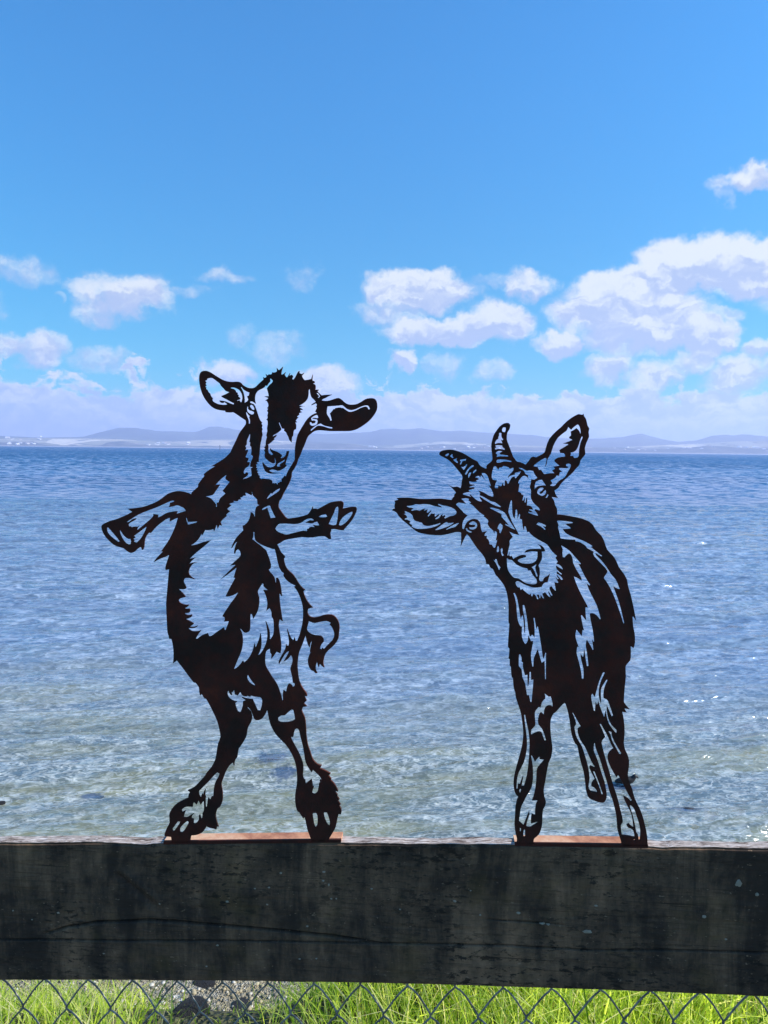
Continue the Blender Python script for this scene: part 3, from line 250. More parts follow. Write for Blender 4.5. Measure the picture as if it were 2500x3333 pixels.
GOAT_HORNED = """
a 110,1085 118,1065 145,1060 140,1010 150,985 140,955 195,940 165,918 330,912 480,930 620,930 760,925 880,940 915,940 925,915 945,900 950,870 972,850 935,800 845,715 900,755 935,770 985,763 1035,785 1045,740 1050,690 1060,630 1030,580 980,520 940,470 900,430 850,390 770,350 745,325 755,295 790,275 880,262 950,270 1040,298 1120,340 1190,385 1265,425 1285,465 1340,505 1388,518 1388,475 1430,440 1465,400 1460,330 b 205,550 215,480 240,395 275,340 320,280 380,240 440,235 462,260 450,320 420,370 415,460 440,530 470,610 500,690 520,715 550,755 600,765 670,798 710,750 745,700 780,690 805,700 850,680 925,635 945,570 990,450 1080,350 1150,290 1235,205 1330,140 1385,115 1430,125 1450,110 1460,145 1485,185 1505,270 1528,310 1518,360 1525,420 1490,500 1468,580 1475,650 1450,690 1410,740 1395,800 1340,860 1300,910 1210,990 1150,1050 1110,1110 1058,1145 1075,1200 1108,1250 1020,1235 1055,1290 1065,1340 1090,1390 1095,1470 1160,1475 1280,1495 1400,1520 1480,1545 d 700,325 750,370 790,440 860,510 900,590 940,700 1025,790 1070,870 1100,940 1160,1020 1205,1100 1225,1200 1260,1320 1290,1450 1330,1659 g 1095,455 1075,445 1085,580 1105,680 1108,790 1088,870 1050,845 1052,950 1045,1030 1000,1085 980,1130 985,1250 970,1400 958,1580 j 1060,380 1118,450 1050,440 1078,495 1018,485 1040,590 1052,750 1040,900 1060,1000 1090,1060 1112,1150 1105,1260 1095,1330 k 1110,590 1150,690 1190,830 1250,950 1290,1050 1320,1160 1345,1270 1358,1370 1360,1472 1010,1465 1008,1420 970,1300 955,1220 945,1080 920,960 890,850 850,740 830,660 800,560 760,430 720,300 680,200 660,130 655,75 640,80 635,180 660,240 700,350 740,480 780,600 800,700 810,780 800,840 770,880 720,880 640,855 570,820 545,770 530,700 520,600 500,470 470,370 440,250 415,120 j 385,920 350,840 330,750 310,600 285,480 260,400 240,365 200,400 120,490 95,505 60,570 48,650 55,800 75,950 i 820,180 805,270 770,350 745,480 725,600 705,710 715,800 735,870 722,930 700,970 688,1040 685,1160 670,1240 640,1310 585,1360 570,1385 570,1440 340,1436 345,1375 325,1300 312,1180 320,1050 325,950 350,840 380,805 340,785 310,730 300,650 305,550 335,420 380,260 415,120 h 428,850 430,750 415,620 400,520 370,420 330,300 325,250 300,160 290,30 f 190,930 180,790 165,780 165,690 150,680 160,545 140,520 155,300 160,195 148,185 c 855,1400 850,1280 825,1150 790,1060 740,990 690,930 680,925 640,840 610,825 585,775 550,770 530,690 480,620 420,550 360,460 320,400 290,370 265,410 230,480 205,540 212,450 210,345 a 960,1378 860,1405 760,1420 640,1415 540,1400 460,1380 400,1340 330,1280 250,1215 190,1150 165,1110
a 303,1025 350,1022 390,1015 430,1000 480,1005 540,998 620,1005 680,1025 780,1045 770,1030 730,1010 735,995 790,1015 870,1030 940,1060 975,1095 975,1130 940,1155 890,1165 830,1195 810,1185 830,1165 815,1145 800,1160 785,1160 795,1135 770,1150 740,1190 700,1205 690,1195 730,1165 750,1140 730,1140 700,1165 685,1170 685,1125 665,1130 640,1125 600,1170 595,1150 640,1090 630,1085 590,1120 575,1110 590,1070 545,1090 540,1080 560,1060 520,1070 480,1090 440,1080 375,1092 365,1080 400,1060 370,1050 345,1050 320,1040
a 275,1092 300,1100 350,1120 385,1155 395,1195 430,1230 510,1250 530,1280 590,1295 650,1285 760,1255 760,1268 700,1300 620,1325 540,1335 450,1335 390,1315 370,1295 385,1285 345,1265 345,1250 360,1240 320,1215 280,1210 280,1195 310,1185 300,1155 262,1135 290,1128
a 685,1350 740,1310 800,1265 850,1240 870,1255 935,1250 930,1265 870,1300 790,1330 720,1350
a 838,1340 900,1300 980,1260 1015,1258 980,1290 960,1310 900,1325 850,1345
a 825,340 855,318 878,318 862,345 840,352
a 895,345 925,320 925,350 940,370 930,378 900,360
a 935,400 990,378 975,400 1002,435 990,445 960,425
a 1030,400 1110,388 1105,410 1060,420 1040,465 1025,460 1040,420 1025,415
a 1035,492 1075,495 1115,458 1125,465 1085,530 1070,535 1055,510
a 1095,590 1130,530 1180,480 1210,475 1205,495 1150,535 1120,590 1100,600
a 1200,580 1210,555 1245,530 1248,548 1215,580
a 1140,640 1140,600 1160,570 1180,575 1150,635
a 1330,580 1365,585 1400,620 1420,680 1445,755 1410,745 1450,800 1475,860 1475,900 1420,885 1350,845 1275,815 1300,855 1290,880 1350,905 1440,960 1500,975 1585,1040 1550,1035 1480,1010 1400,965 1300,900 1290,910 1325,965 1270,955 1215,915 1170,870 1155,880 1180,905 1140,890 1065,870 1070,855 1120,840 1180,838 1150,825 1145,810 1220,790 1220,770 1155,775 1155,765 1230,740 1160,730 1150,690 1210,700 1260,690 1240,680 1280,665 1270,650 1235,640 1240,630 1280,615 1300,640 1310,610 1380,690 1325,600
b 240,822 265,818 300,865 315,835 345,835 365,815 430,830 455,855 500,838 505,870 475,910 440,950 430,985 460,950 520,935 525,910 600,890 595,915 530,990 520,960 480,975 440,1050 425,1055 410,1015 390,1010 388,1080 370,1080 360,1045 345,1085 325,1090 300,1075 298,1115 255,1115 255,1080 280,1010 240,1005 215,985 210,940 220,880
b 350,325 365,295 400,295 400,335 385,360 355,352
b 325,365 345,375 345,420 370,460 355,470 335,460 350,490 355,510 300,505 260,520 255,500 275,465 300,450 300,425 310,400 308,375
b 260,545 280,535 355,540 360,560 390,585 385,600 320,585 260,595 252,575 275,565
b 275,630 300,615 355,618 320,640 325,660 430,675 435,690 340,685 275,695 285,665 265,645
b 275,750 290,730 350,728 420,735 480,750 475,762 400,755 360,758 325,770 280,770
b 1245,285 1270,310 1285,325 1320,290 1370,255 1395,270 1412,320 1415,375 1405,380 1390,340 1355,305 1320,330 1280,350 1285,380 1285,405 1265,420 1260,440 1305,462 1240,490 1175,512 1250,520 1220,545 1160,580 1128,605 1140,640 1190,645 1205,670 1200,690 1120,700 1065,730 1065,755 1100,790 1130,810 1085,820 1045,825 1070,850 1030,880 1060,915 1000,915 930,925 905,910 880,870 850,870 830,830 780,820 790,800 870,740 940,705 955,730 945,780 935,820 955,780 965,720 1010,650 1040,550 1100,440 1180,370 1220,340
b 1435,415 1440,440 1415,500 1395,600 1390,680 1360,705 1320,705 1310,680 1270,680 1280,655 1275,635 1330,620 1370,570 1400,480 1420,430
b 1215,795 1240,785 1275,790 1280,830 1240,900 1200,970 1150,1000 1110,1030 1070,1080 1040,1088 998,1080 1030,1050 1005,1010 1060,980 1085,945 1120,950 1130,900 1165,895 1120,860 1125,842 1215,845 1250,830 1220,815
b 580,840 630,850 680,880 720,875 775,885 795,930 830,975 790,1000 745,995 740,1050 728,1105 745,1150 740,1230 755,1280 790,1330 850,1385 862,1420 800,1400 790,1420 820,1450 838,1490 780,1475 708,1450 705,1435 750,1440 760,1430 715,1410 720,1402 770,1405 740,1360 685,1350 690,1260 680,1250 670,1310 655,1310 658,1240 640,1285 625,1280 640,1210 630,1200 622,1215 605,1180 570,1165 585,1060 570,1050 575,1020 620,960 655,950 690,965 705,995 700,940 660,915 645,880 585,850
b 790,1138 795,1060 820,1020 890,1000 910,1030 945,1080 890,1080 840,1090 810,1110
b 825,1160 850,1120 890,1108 915,1120 890,1150 855,1175 870,1195 895,1180 935,1138 948,1165 935,1200 900,1220 860,1210 832,1190
b 965,1190 980,1215 960,1245 930,1242 950,1225
e 1010,330 1025,345 1030,500 1060,575 1075,450 1095,470 1100,575 1120,510 1135,520 1130,575 1160,585 1170,680 1185,730 1190,675 1210,680 1230,755 1250,750 1320,820 1420,880 1500,925 1560,1010 1635,1080 c 1490,690 1520,745 1500,770 1555,795 1590,845 1570,840 1500,795 1510,850 1580,910 1570,920 1510,870 1505,905 1550,930 1590,985 1570,990 1510,920 1510,940 1535,975 1520,980 1490,950 1530,1030 1475,1020 1495,1130 1480,1130 1435,1075 1410,1090 1415,1130 1450,1200 1430,1205 1400,1145 1395,1165 1420,1220 1400,1215 1350,1155 1310,1180 1335,1240 1320,1240 1290,1190 1285,1240 1270,1235 1265,1190 1235,1190 1260,1250 1240,1250 1220,1200 1190,1180 1175,1215 1160,1200 1155,1175 1140,1190 1100,1165 1040,1110 1020,1130 1005,1090 970,1080 945,1020 960,1005 1000,1010 1050,1040 1150,1080 1210,1090 1300,1080 1330,1030 1380,1015 1410,905 1385,935 1340,960 1320,1005 1290,1010 1265,975 1275,900 1270,820 1258,790 1300,710 1305,650 1300,605 1345,600 1335,560 1300,525 1245,508 1275,530 1298,572 1200,570 1110,580 1072,618 1100,612 1160,600 1245,605 1245,680 1225,730 1170,765 1080,770 1010,755 975,720 1010,700 1090,675 1090,658 1040,650 980,670 920,705 895,660 880,670 865,655 870,610 850,660 838,660 850,580 870,500 865,460 910,405 865,335 930,365 995,380 960,310 900,200 860,100 e 975,470 990,390
c 830,695 870,715 900,720 960,780 1050,820 1100,830 1120,860 1150,855 1180,920 1235,990 1230,1040 1180,1050 1100,1035 1050,1010 990,970 930,960 890,920 850,860 835,800
c 1160,815 1190,800 1225,775 1230,790 1215,830 1250,940 1230,945 1195,850
e 730,425 780,430 860,455 930,500 970,570 1020,650 1070,725 1010,700 940,660 935,645 985,665 930,600 885,550 885,515 840,490 740,440
e 865,635 900,670 895,710 870,775 855,760 850,725 828,710 840,665
e 835,940 850,980 845,1025 820,1030 820,980
e 870,985 890,970 900,1000 895,1035 915,1070 900,1080 880,1050
e 768,1125 790,1140 800,1120 820,1130 835,1190 875,1240 860,1245 860,1268 845,1265 815,1190
a 1040,930 1100,920 1150,930 1140,950 1180,980 1150,985 1200,1020 1235,1055 1290,1110 1360,1155 1345,1165 1400,1210 1410,1240 1400,1270 1430,1320 1470,1355 1490,1400 1495,1360 1525,1380 1525,1430 1510,1490 1525,1480 1525,1510 1500,1590 1480,1585 1460,1550 1425,1545 1415,1490 1385,1460 1390,1430 1360,1430 1360,1405 1390,1365 1330,1380 1310,1330 1300,1260 1270,1215 1220,1200 1160,1215 1110,1260 1080,1340 1060,1335 1060,1260 1085,1200 1130,1155 1075,1115 1050,1085 980,1015 975,1000 1010,980 1080,990 1110,1000 1070,950
a 1150,1260 1190,1235 1230,1240 1258,1275 1250,1320 1210,1345 1160,1340 1150,1310 1190,1315 1235,1300 1230,1280 1190,1280 1155,1275
a 1105,1325 1125,1330 1135,1350 1185,1370 1180,1385 1140,1378 1112,1355
e 1355,645 1380,625 1430,640 1485,670 1480,685 1440,670 1480,720 1470,728 1420,685 1370,660
d 262,315 330,312 475,330 478,345 375,355 450,410 440,420 345,425 390,485 480,530 600,575 690,620 748,660 725,670 800,730 878,790 865,795 790,750 800,785 870,855 940,945 1000,1040 1060,1110 1115,1235 1095,1235 1030,1205 1060,1290 1110,1430 1177,1701 1160,1700 1110,1540 1060,1400 1020,1300 960,1180 895,1085 905,1060 940,1010 935,975 880,910 765,790 760,730 670,680 655,655 590,610 510,590 510,570 400,565 310,550 290,450 275,395 285,375
d 318,645 380,680 440,725 490,780 590,895 580,902 555,895 600,980 650,1080 715,1180 705,1190 670,1160 700,1250 750,1350 800,1450 830,1540 858,1645 845,1648 800,1590 750,1565 710,1575 g 515,500 540,620 555,720 562,790 548,790 535,760 552,900 540,900 510,840 465,765 452,800 450,860 465,940 485,1118 460,1122 440,1000 425,890 418,990 400,990 380,950 385,1030 415,1150 418,1290 392,1292 370,1130 325,960 320,910 330,850 348,855 310,740 305,680 318,620 390,710 400,625 420,630 400,550 378,430 390,425 450,500 440,380 440,320 475,322 440,250 380,140 325,20 d 490,1065 520,1075 595,1120 585,1070 530,980 480,880 475,830 455,775 430,755 395,780 365,812 340,800 335,740 340,700
c 918,1165 932,1160 975,1260 1005,1440 1018,1510 1035,1465 1048,1470 1062,1590 f 362,330 372,310 370,200 362,120 c 1048,1400 1045,1325 1065,1328 1095,1460 1118,1640 f 415,290 435,385 465,358 485,375 495,405 500,290 485,130 500,130 525,280 535,250 548,260 570,380 595,540 612,660 625,670 645,600 658,605 655,720 655,965 640,965 635,720 605,740 590,720 545,560 500,660 490,700 485,795 470,795 450,640 460,560 480,450 455,450 415,365 410,440 385,485 365,475 330,390 330,250 310,245 275,170 258,40 c 960,1330 940,1230
f 290,625 305,622 325,680 325,720 345,735 345,810 370,905 405,895 408,1055 420,1010 432,860 450,858 455,970 485,958 480,1060 460,1275 445,1275 425,1180 400,1185 385,1100 370,1010 335,930 325,830 290,790 285,720
f 635,1150 690,1195 712,1188 740,1265 745,1340 725,1320 680,1320 645,1350 630,1400 628,1442 595,1412 570,1430 550,1500 552,1570 600,1630 h 740,880 722,885 680,770 630,760 545,800 535,785 540,725 590,670 590,600 585,500 610,450 640,420 665,430 680,360 710,320 728,300
h 440,525 455,525 475,640 500,750 515,880 515,1000 500,1200 480,1350 440,1495 405,1495 430,1355 410,1400 385,1470 360,1465 350,1540 340,1535 345,1400 370,1300 440,1160 475,1000 478,850 460,700
h 375,1540 390,1525 402,1550 385,1592
h 535,1078 550,1085 585,1160 635,1100 655,1100 650,1125 718,1130 690,1170 630,1240 612,1300 605,1450 i 580,770 550,855 600,850 635,860 600,920 590,1055 565,1050 545,1040 535,1110 535,1165 620,1140 635,1150 560,1200 520,1220 470,1210 480,1140 510,1050 510,1005 480,1080 435,1195 370,1135 385,1030 400,940 430,880 480,780 540,680 560,560 560,440 h 555,1200
i 385,1220 402,1235 398,1285 380,1280
i 440,1245 455,1250 455,1350 435,1350 430,1290
h 1100,497 1150,590 1210,690 1170,715 1170,780 1200,870 1260,960 1310,1070 1350,1160 1405,1245 1380,1235 1340,1218 1325,1240 1345,1300 1400,1400 1365,1440 1350,1490 1400,1520 1430,1580 1340,1560 1310,1490 1325,1380 1305,1230 1270,1100 1220,950 1150,830 1120,690 1145,650 1120,560 1092,500
h 1370,1290 1390,1290 1430,1390 1470,1500 1510,1610 1490,1612 1450,1480 1400,1360
f 1425,862 1450,868 1450,885 1410,970 1380,1060 1370,1180 1385,1250 1398,1290 1395,1200 1395,1100 1420,1040 1470,965 1488,970 1485,990 1450,1070 1435,1150 1435,1215 1480,1240 1510,1300 1565,1460 1545,1470 1480,1320 1480,1400 1500,1500 1540,1580 1605,1645 j 945,775 930,770 860,680 820,590 800,480 785,555 770,545 725,430 700,350 690,395 675,390 665,360 655,485 640,480 620,400 600,290 615,240 640,275 650,285 f 1325,1150 1370,990
j 715,650 728,648 780,740 830,830 870,930 905,990 870,1010 830,1070 830,1150 870,1250 940,1370 960,1340 1000,1400 1050,1500 1100,1600 k 1155,860 1140,875 1100,830 1040,800 1055,860 1110,970 1150,1060 1175,1220 1150,1210 1110,1170 1080,1190 1100,1220 1150,1240 1180,1290 1190,1355 1100,1335 1015,1325 1000,1190 1025,1150 1020,1080 990,960 950,800 900,650 850,480 800,310 770,200 745,100 j 745,880 790,825 760,750
k 1120,920 1150,930 1190,990 1220,1080 1250,1170 1268,1270 1262,1395 1240,1395 1230,1310 1210,1290 1195,1200 1160,1050 1135,970
k 1165,1385 1180,1375 1200,1385 1195,1400 1170,1402
j 830,750 845,748 888,770 880,790 895,850 940,940 1010,1055 1005,1068 985,1065 930,960 880,870 860,790
"""

# ------------------------------------------------------------ the fence plane (turned a little: its right end is nearer)
YAW = R(4.3)
NF = Vector((math.sin(YAW), math.cos(YAW), 0.0))           # away from the camera, along the board's thickness
P_FACE = Vector((0, 1.1, 1.0))
def on_plane(px, py, off=0.0):
    d = ray(px, py); t = (P_FACE + NF * off - CAMP).dot(NF) / d.dot(NF)
    return CAMP + d * t
UX = Vector((NF.y, -NF.x, 0.0))                            # to the right along the fence
O0 = on_plane(1250, 2748)                                  # origin of plane coordinates
def uv(px, py, off=0.0):
    q = on_plane(px, py, off) - O0 - NF * off; return q.dot(UX), q.z
def W(u, z, off=0.0): return O0 + UX * u + Vector((0, 0, z)) + NF * off

# ------------------------------------------------------------ materials
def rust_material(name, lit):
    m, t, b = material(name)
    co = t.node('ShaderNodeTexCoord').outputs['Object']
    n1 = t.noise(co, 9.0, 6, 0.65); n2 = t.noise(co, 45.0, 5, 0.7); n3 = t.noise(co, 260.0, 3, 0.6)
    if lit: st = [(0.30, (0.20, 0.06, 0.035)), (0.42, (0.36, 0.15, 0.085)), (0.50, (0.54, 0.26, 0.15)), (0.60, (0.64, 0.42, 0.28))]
    else: st = [(0.30, (0.015, 0.008, 0.006)), (0.44, (0.032, 0.011, 0.007)), (0.56, (0.075, 0.017, 0.010)), (0.70, (0.15, 0.032, 0.014))]  # sunlit and backlit looks of one rust, put into the colour
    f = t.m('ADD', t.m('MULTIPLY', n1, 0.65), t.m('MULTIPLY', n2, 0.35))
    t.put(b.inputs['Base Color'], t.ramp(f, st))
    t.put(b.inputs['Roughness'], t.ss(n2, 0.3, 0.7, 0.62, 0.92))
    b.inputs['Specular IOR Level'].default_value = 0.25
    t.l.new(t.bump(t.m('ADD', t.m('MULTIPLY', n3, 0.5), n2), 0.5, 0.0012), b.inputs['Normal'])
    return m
M_RUST = rust_material('shaded_dark_rust', False)
M_PLATE = rust_material('sunlit_orange_rust', True)

# ------------------------------------------------------------ goat cut-outs
def parse(s):
    out = []
    for line in s.strip().split('\n'):
        pts = []; o = None
        for w in line.split():
            if ',' in w:
                x, y = w.split(','); pts.append((o[0] + float(x) / 4.1475, o[1] + float(y) / 4.1475))
            else: o = TILES[w]
        out.append(pts)
    return out
def smooth(p):
    n = len(p); fl = []
    for i in range(n):
        a = p[i - 1]; b = p[i]; c = p[(i + 1) % n]
        t = abs((math.atan2(c[1] - b[1], c[0] - b[0]) - math.atan2(b[1] - a[1], b[0] - a[0]) + math.pi) % (2 * math.pi) - math.pi)
        fl.append(t < R(52))
    out = []
    for i in range(n):
        a = p[i - 1]; b = p[i]; c = p[(i + 1) % n]; d = p[(i + 2) % n]
        out.append(b)
        if fl[i] and fl[(i + 1) % n]: out.append(tuple((9 * (b[k] + c[k]) - a[k] - d[k]) / 16 for k in (0, 1)))
        elif fl[i]: out.append(tuple((6 * b[k] + 3 * c[k] - a[k]) / 8 for k in (0, 1)))
        elif fl[(i + 1) % n]: out.append(tuple((6 * c[k] + 3 * b[k] - d[k]) / 8 for k in (0, 1)))
    return out
TH = 0.004                                                  # steel thickness
GOFF = 0.0005
def goat(data, label, plate_px):
    lines = [smooth(p) for p in parse(data)]
    (xl, yl), (xr, yr) = plate_px
    ul, zl = uv(xl, yl, GOFF); ur, zr = uv(xr, yr, GOFF)
    base = W((ul + ur) / 2, (zl + zr) / 2, GOFF)
    root = empty('goat_sculpture', base)
    tag(root, label, 'goat sculpture', 'goat silhouettes standing on the fence rail')
    bpy.context.view_layer.update()
    cu = bpy.data.curves.new('cutout', 'CURVE'); cu.dimensions = '2D'; cu.fill_mode = 'BOTH'; cu.extrude = TH / 2
    for pts in lines:
        s = cu.splines.new('POLY'); s.points.add(len(pts) - 1); s.use_cyclic_u = True
        for q, (px, py) in zip(s.points, pts):
            u, z = uv(px, py, GOFF); q.co = (u, z, 0, 1)
    tmp = bpy.data.objects.new('cutout_curve', cu); C.objects.link(tmp)
    dg = bpy.context.evaluated_depsgraph_get()
    me = bpy.data.meshes.new_from_object(tmp.evaluated_get(dg))
    bpy.data.objects.remove(tmp); bpy.data.curves.remove(cu)
    # curve space (u, z, out) -> world, relative to the root
    for v in me.vertices:
        v.co = W(v.co.x, v.co.y, GOFF + TH / 2 - v.co.z) - base
    me.materials.clear(); me.name = 'goat_cutout'
    bm = bmesh.new(); bm.from_mesh(me); bmesh.ops.remove_doubles(bm, verts=bm.verts, dist=1e-6)
    bmesh.ops.recalc_face_normals(bm, faces=bm.faces); bm.to_mesh(me); bm.free()
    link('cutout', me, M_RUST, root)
    # flat steel base plate lying on the rail, its front edge flush with the cut-out
    bm = bmesh.new()
    nseg = 60; rows = []
    vn = VNoise(int(xl))
    for i in range(nseg + 1):
        f = i / nseg; u = ul + (ur - ul) * f; z = zl + (zr - zl) * f
        w = 0.024 + 0.0006 * float(vn(np.array(f * 25), np.array(3.3)))
        rows.append([bm.verts.new(W(u, z - dz, o) - base) for dz, o in ((0, GOFF + TH + 0.0004), (0, w), (0.0048, w), (0.0048, GOFF + TH + 0.0004))])
    for a, b in zip(rows, rows[1:]):
        for k in range(4): bm.faces.new((a[k], a[(k + 1) % 4], b[(k + 1) % 4], b[k]))
    bm.faces.new(rows[0][::-1]); bm.faces.new(rows[-1])
    bmesh.ops.recalc_face_normals(bm, faces=bm.faces)
    me = bpy.data.meshes.new('base_plate'); bm.to_mesh(me); bm.free()
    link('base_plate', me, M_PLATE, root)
    # front edge of the plate below the feet, shaded by its darker rust colour
    bm = bmesh.new(); rows = []
    for i in range(nseg + 1):
        f = i / nseg; u = ul + (ur - ul) * f; z = zl + (zr - zl) * f
        rows.append([bm.verts.new(W(u, z - dz, o) - base) for dz, o in ((-0.0002, GOFF), (-0.0002, GOFF + TH), (0.0048, GOFF + TH), (0.0048, GOFF))])
    for a, b in zip(rows, rows[1:]):
        for k in range(4): bm.faces.new((a[k], a[(k + 1) % 4], b[(k + 1) % 4], b[k]))
    bm.faces.new(rows[0][::-1]); bm.faces.new(rows[-1])
    bmesh.ops.recalc_face_normals(bm, faces=bm.faces)
    me = bpy.data.meshes.new('plate_edge'); bm.to_mesh(me); bm.free()
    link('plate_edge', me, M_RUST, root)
    return root
goat(GOAT_UPRIGHT, "dark rusted steel cut-out of a goat rearing upright with front legs spread", ((532, 2739), (1110, 2733)))
goat(GOAT_HORNED, "dark rusted steel cut-out of a horned goat walking on four legs with its head tilted", ((1676, 2744), (2110, 2750)))

# ------------------------------------------------------------ fence: weathered board and chain link
fence = empty('fence', Vector((0, 1.12, 0)))
tag(fence, "dark weathered timber rail with chain link mesh hanging below it", 'fence')
FB = fence.location
def board_material(bleached):
    m, t, b = material('bleached_board_top' if bleached else 'weathered_board')
    co = t.node('ShaderNodeTexCoord').outputs['Object']
    g = t.noise(t.v('MULTIPLY', co, (1.6, 1, 26)), 7.0, 6, 0.65, dist=0.6)       # grain along the board
    st = t.noise(t.v('MULTIPLY', co, (9, 1, 1.8)), 1.9, 7, 0.72, dist=0.4)                # run-down stains
    bl = t.noise(co, 6.5, 7, 0.7)
    sp = t.noise(t.v('MULTIPLY', co, (1, 1, 2.4)), 55.0, 5, 0.7)                 # dark speckle of mould
    lowz = t.node('ShaderNodeSeparateXYZ'); t.put(lowz.inputs[0], co)
    f = t.m('ADD', t.m('MULTIPLY', st, 0.45), t.m('MULTIPLY', bl, 0.55))
    col = t.ramp(f, [(0.34, (0.022, 0.024, 0.025)), (0.45, (0.042, 0.044, 0.044)), (0.53, (0.12, 0.12, 0.105)), (0.62, (0.25, 0.24, 0.20))])
    col = t.mixc(t.m('MULTIPLY', t.ss(g, 0.52, 0.66), 0.35), col, (0.03, 0.033, 0.034))
    spl = t.ss(t.noise(t.v('MULTIPLY', co, (0.8, 1, 45)), 6.0, 5, 0.7, dist=0.3), 0.60, 0.66)
    col = t.mixc(t.m('MULTIPLY', spl, 0.7), col, (0.012, 0.012, 0.012))
    moss = t.ss(t.noise(co, 11.0, 4, 0.6), 0.52, 0.68)
    col = t.mixc(t.m('MULTIPLY', moss, 0.35), col, (0.10, 0.105, 0.05))
    col = t.mixc(t.m('MULTIPLY', t.m('MULTIPLY', t.ss(sp, 0.53, 0.60), 0.85), t.ss(t.noise(co, 3.5, 3), 0.42, 0.58)), col, (0.014, 0.016, 0.016))
    pale = t.ss(t.noise(t.v('MULTIPLY', co, (1, 1, 2.2)), 120.0, 3, 0.6), 0.665, 0.72)
    col = t.mixc(t.m('MULTIPLY', pale, 0.7), col, (0.28, 0.31, 0.29))
    gt = t.noise(t.v('MULTIPLY', co, (3, 60, 60)), 9.0, 5, 0.7, dist=0.8)
    tc = t.ramp(gt, [(0.38, (0.05, 0.03, 0.025)), (0.46, (0.22, 0.17, 0.14)), (0.55, (0.46, 0.39, 0.35)), (0.66, (0.72, 0.66, 0.62))])
    t.put(b.inputs['Base Color'], tc if bleached else t.mixc(1.0, col, (1.2, 0.70, 0.46), 'MULTIPLY'))
    b.inputs['Roughness'].default_value = 0.86; b.inputs['Specular IOR Level'].default_value = 0.3
    h = t.m('ADD', t.m('MULTIPLY', g, 1.0), t.m('MULTIPLY', sp, 0.8))
    t.l.new(t.bump(h, 0.6, 0.0022), b.inputs['Normal'])
    return m
M_BOARD = board_material(False); M_TOP = board_material(True)
uL, zTL = uv(0, 2744); uR, zTR = uv(2500, 2763); _, zBL = uv(0, 3190); _, zBR = uv(2500, 3245); _, zBM = uv(1250, 3204)
_, zTM = uv(1250, 2748)
def lerp(a, b, f): return a + (b - a) * f
BX0, BX1 = -1.72, 1.72
nu, nz = 1500, 250
us = np.linspace(BX0, BX1, nu)
fu = (us - uL) / (uR - uL)
fc = np.clip(fu, -0.3, 1.3)
ztop = zTL + (zTR - zTL) * fc + (zTM - (zTL + zTR) / 2) * 4 * np.clip(fc * (1 - fc), 0, 1)
zbot = zBL + (zBR - zBL) * fc + (zBM - (zBL + zBR) / 2) * 4 * np.clip(fc * (1 - fc), 0, 1)
vn = VNoise(3)
ztop_w = ztop + 0.0035 * (vn.fbm(us * 26, us * 0 + 1.5, 5) - 0.5) * (1 - 0.75 * np.exp(-((us - 0.0) / 0.5) ** 4) * 0)
# a bite out of the top arris at the left, as in the photo
ub, _ = uv(470, 2744)
ztop_w -= 0.0035 * np.exp(-((us - ub) / 0.045) ** 2)
zbot_w = zbot + 0.0022 * (vn.fbm(us * 14, us * 0 + 8.5, 4) - 0.5)
vz = np.linspace(0, 1, nz)
U, V = np.meshgrid(us, vz)                                  # V=0 bottom, 1 top
Z = zbot_w[None, :] + (ztop_w - zbot_w)[None, :] * V
dep = 0.0012 * (vn.fbm(U * 5, Z * 90, 4) - 0.5) + 0.0010 * (vn.fbm(U * 40, Z * 120, 3) - 0.5)
dep += np.where(V > 0.985, 0.0015, 0) + 0.0012 * np.exp(-V * 60)
def crack(pts, width, depth):
    """a groove that follows photo pixels pts on the face of the board"""
    global dep
    pu = np.array([uv(*q)[0] for q in pts]); pz = np.array([uv(*q)[1] for q in pts])
    zc = np.interp(U, pu, pz) + 0.0012 * (vn.fbm(U * 60, U * 0 + 4, 3) - 0.5)
    fade = np.clip((U - pu[0]) / 0.05, 0, 1) * np.clip((pu[-1] - U) / 0.05, 0, 1)
    dep = dep + depth * fade * np.exp(-((Z - zc) / width) ** 2)
crack([(140, 3040), (220, 3018), (310, 3002), (420, 2999), (480, 2995), (560, 2999), (700, 3010), (830, 3022), (960, 3034), (1080, 3046), (1250, 3070)], 0.0017, 0.013)
crack([(-300, 3055), (0, 3058), (160, 3058), (400, 3062), (700, 3062), (1000, 3066), (1250, 3070), (1450, 3074), (1650, 3078), (1900, 3092), (2150, 3092), (2400, 3098), (2800, 3110)], 0.0012, 0.008)
crack([(1560, 2990), (1650, 2997), (1750, 3003), (1850, 3012)], 0.0010, 0.006)
# the sawn notch scar left of centre
s1 = np.array([uv(380, 2845), uv(520, 2965)]); dd = s1[1] - s1[0]; L = np.hypot(*dd); dd /= L
su = (U - s1[0][0]) * dd[0] + (Z - s1[0][1]) * dd[1]; sv_ = -(U - s1[0][0]) * dd[1] + (Z - s1[0][1]) * dd[0]
dep += 0.0045 * np.clip((su + 0.005) / 0.01, 0, 1) * np.clip((L - su) / 0.02, 0, 1) * np.exp(-(sv_ / 0.0055) ** 2) - 0.002 * np.clip((su) / 0.01, 0, 1) * np.clip((L - su) / 0.02, 0, 1) * np.exp(-((sv_ - 0.012) / 0.006) ** 2)
org = np.array(O0 - FB); UXn = np.array(UX); NFn = np.array(NF)
face = org[None, None] + U[..., None] * UXn + np.stack([U * 0, U * 0, Z], -1) + dep[..., None] * NFn
BT = 0.0235
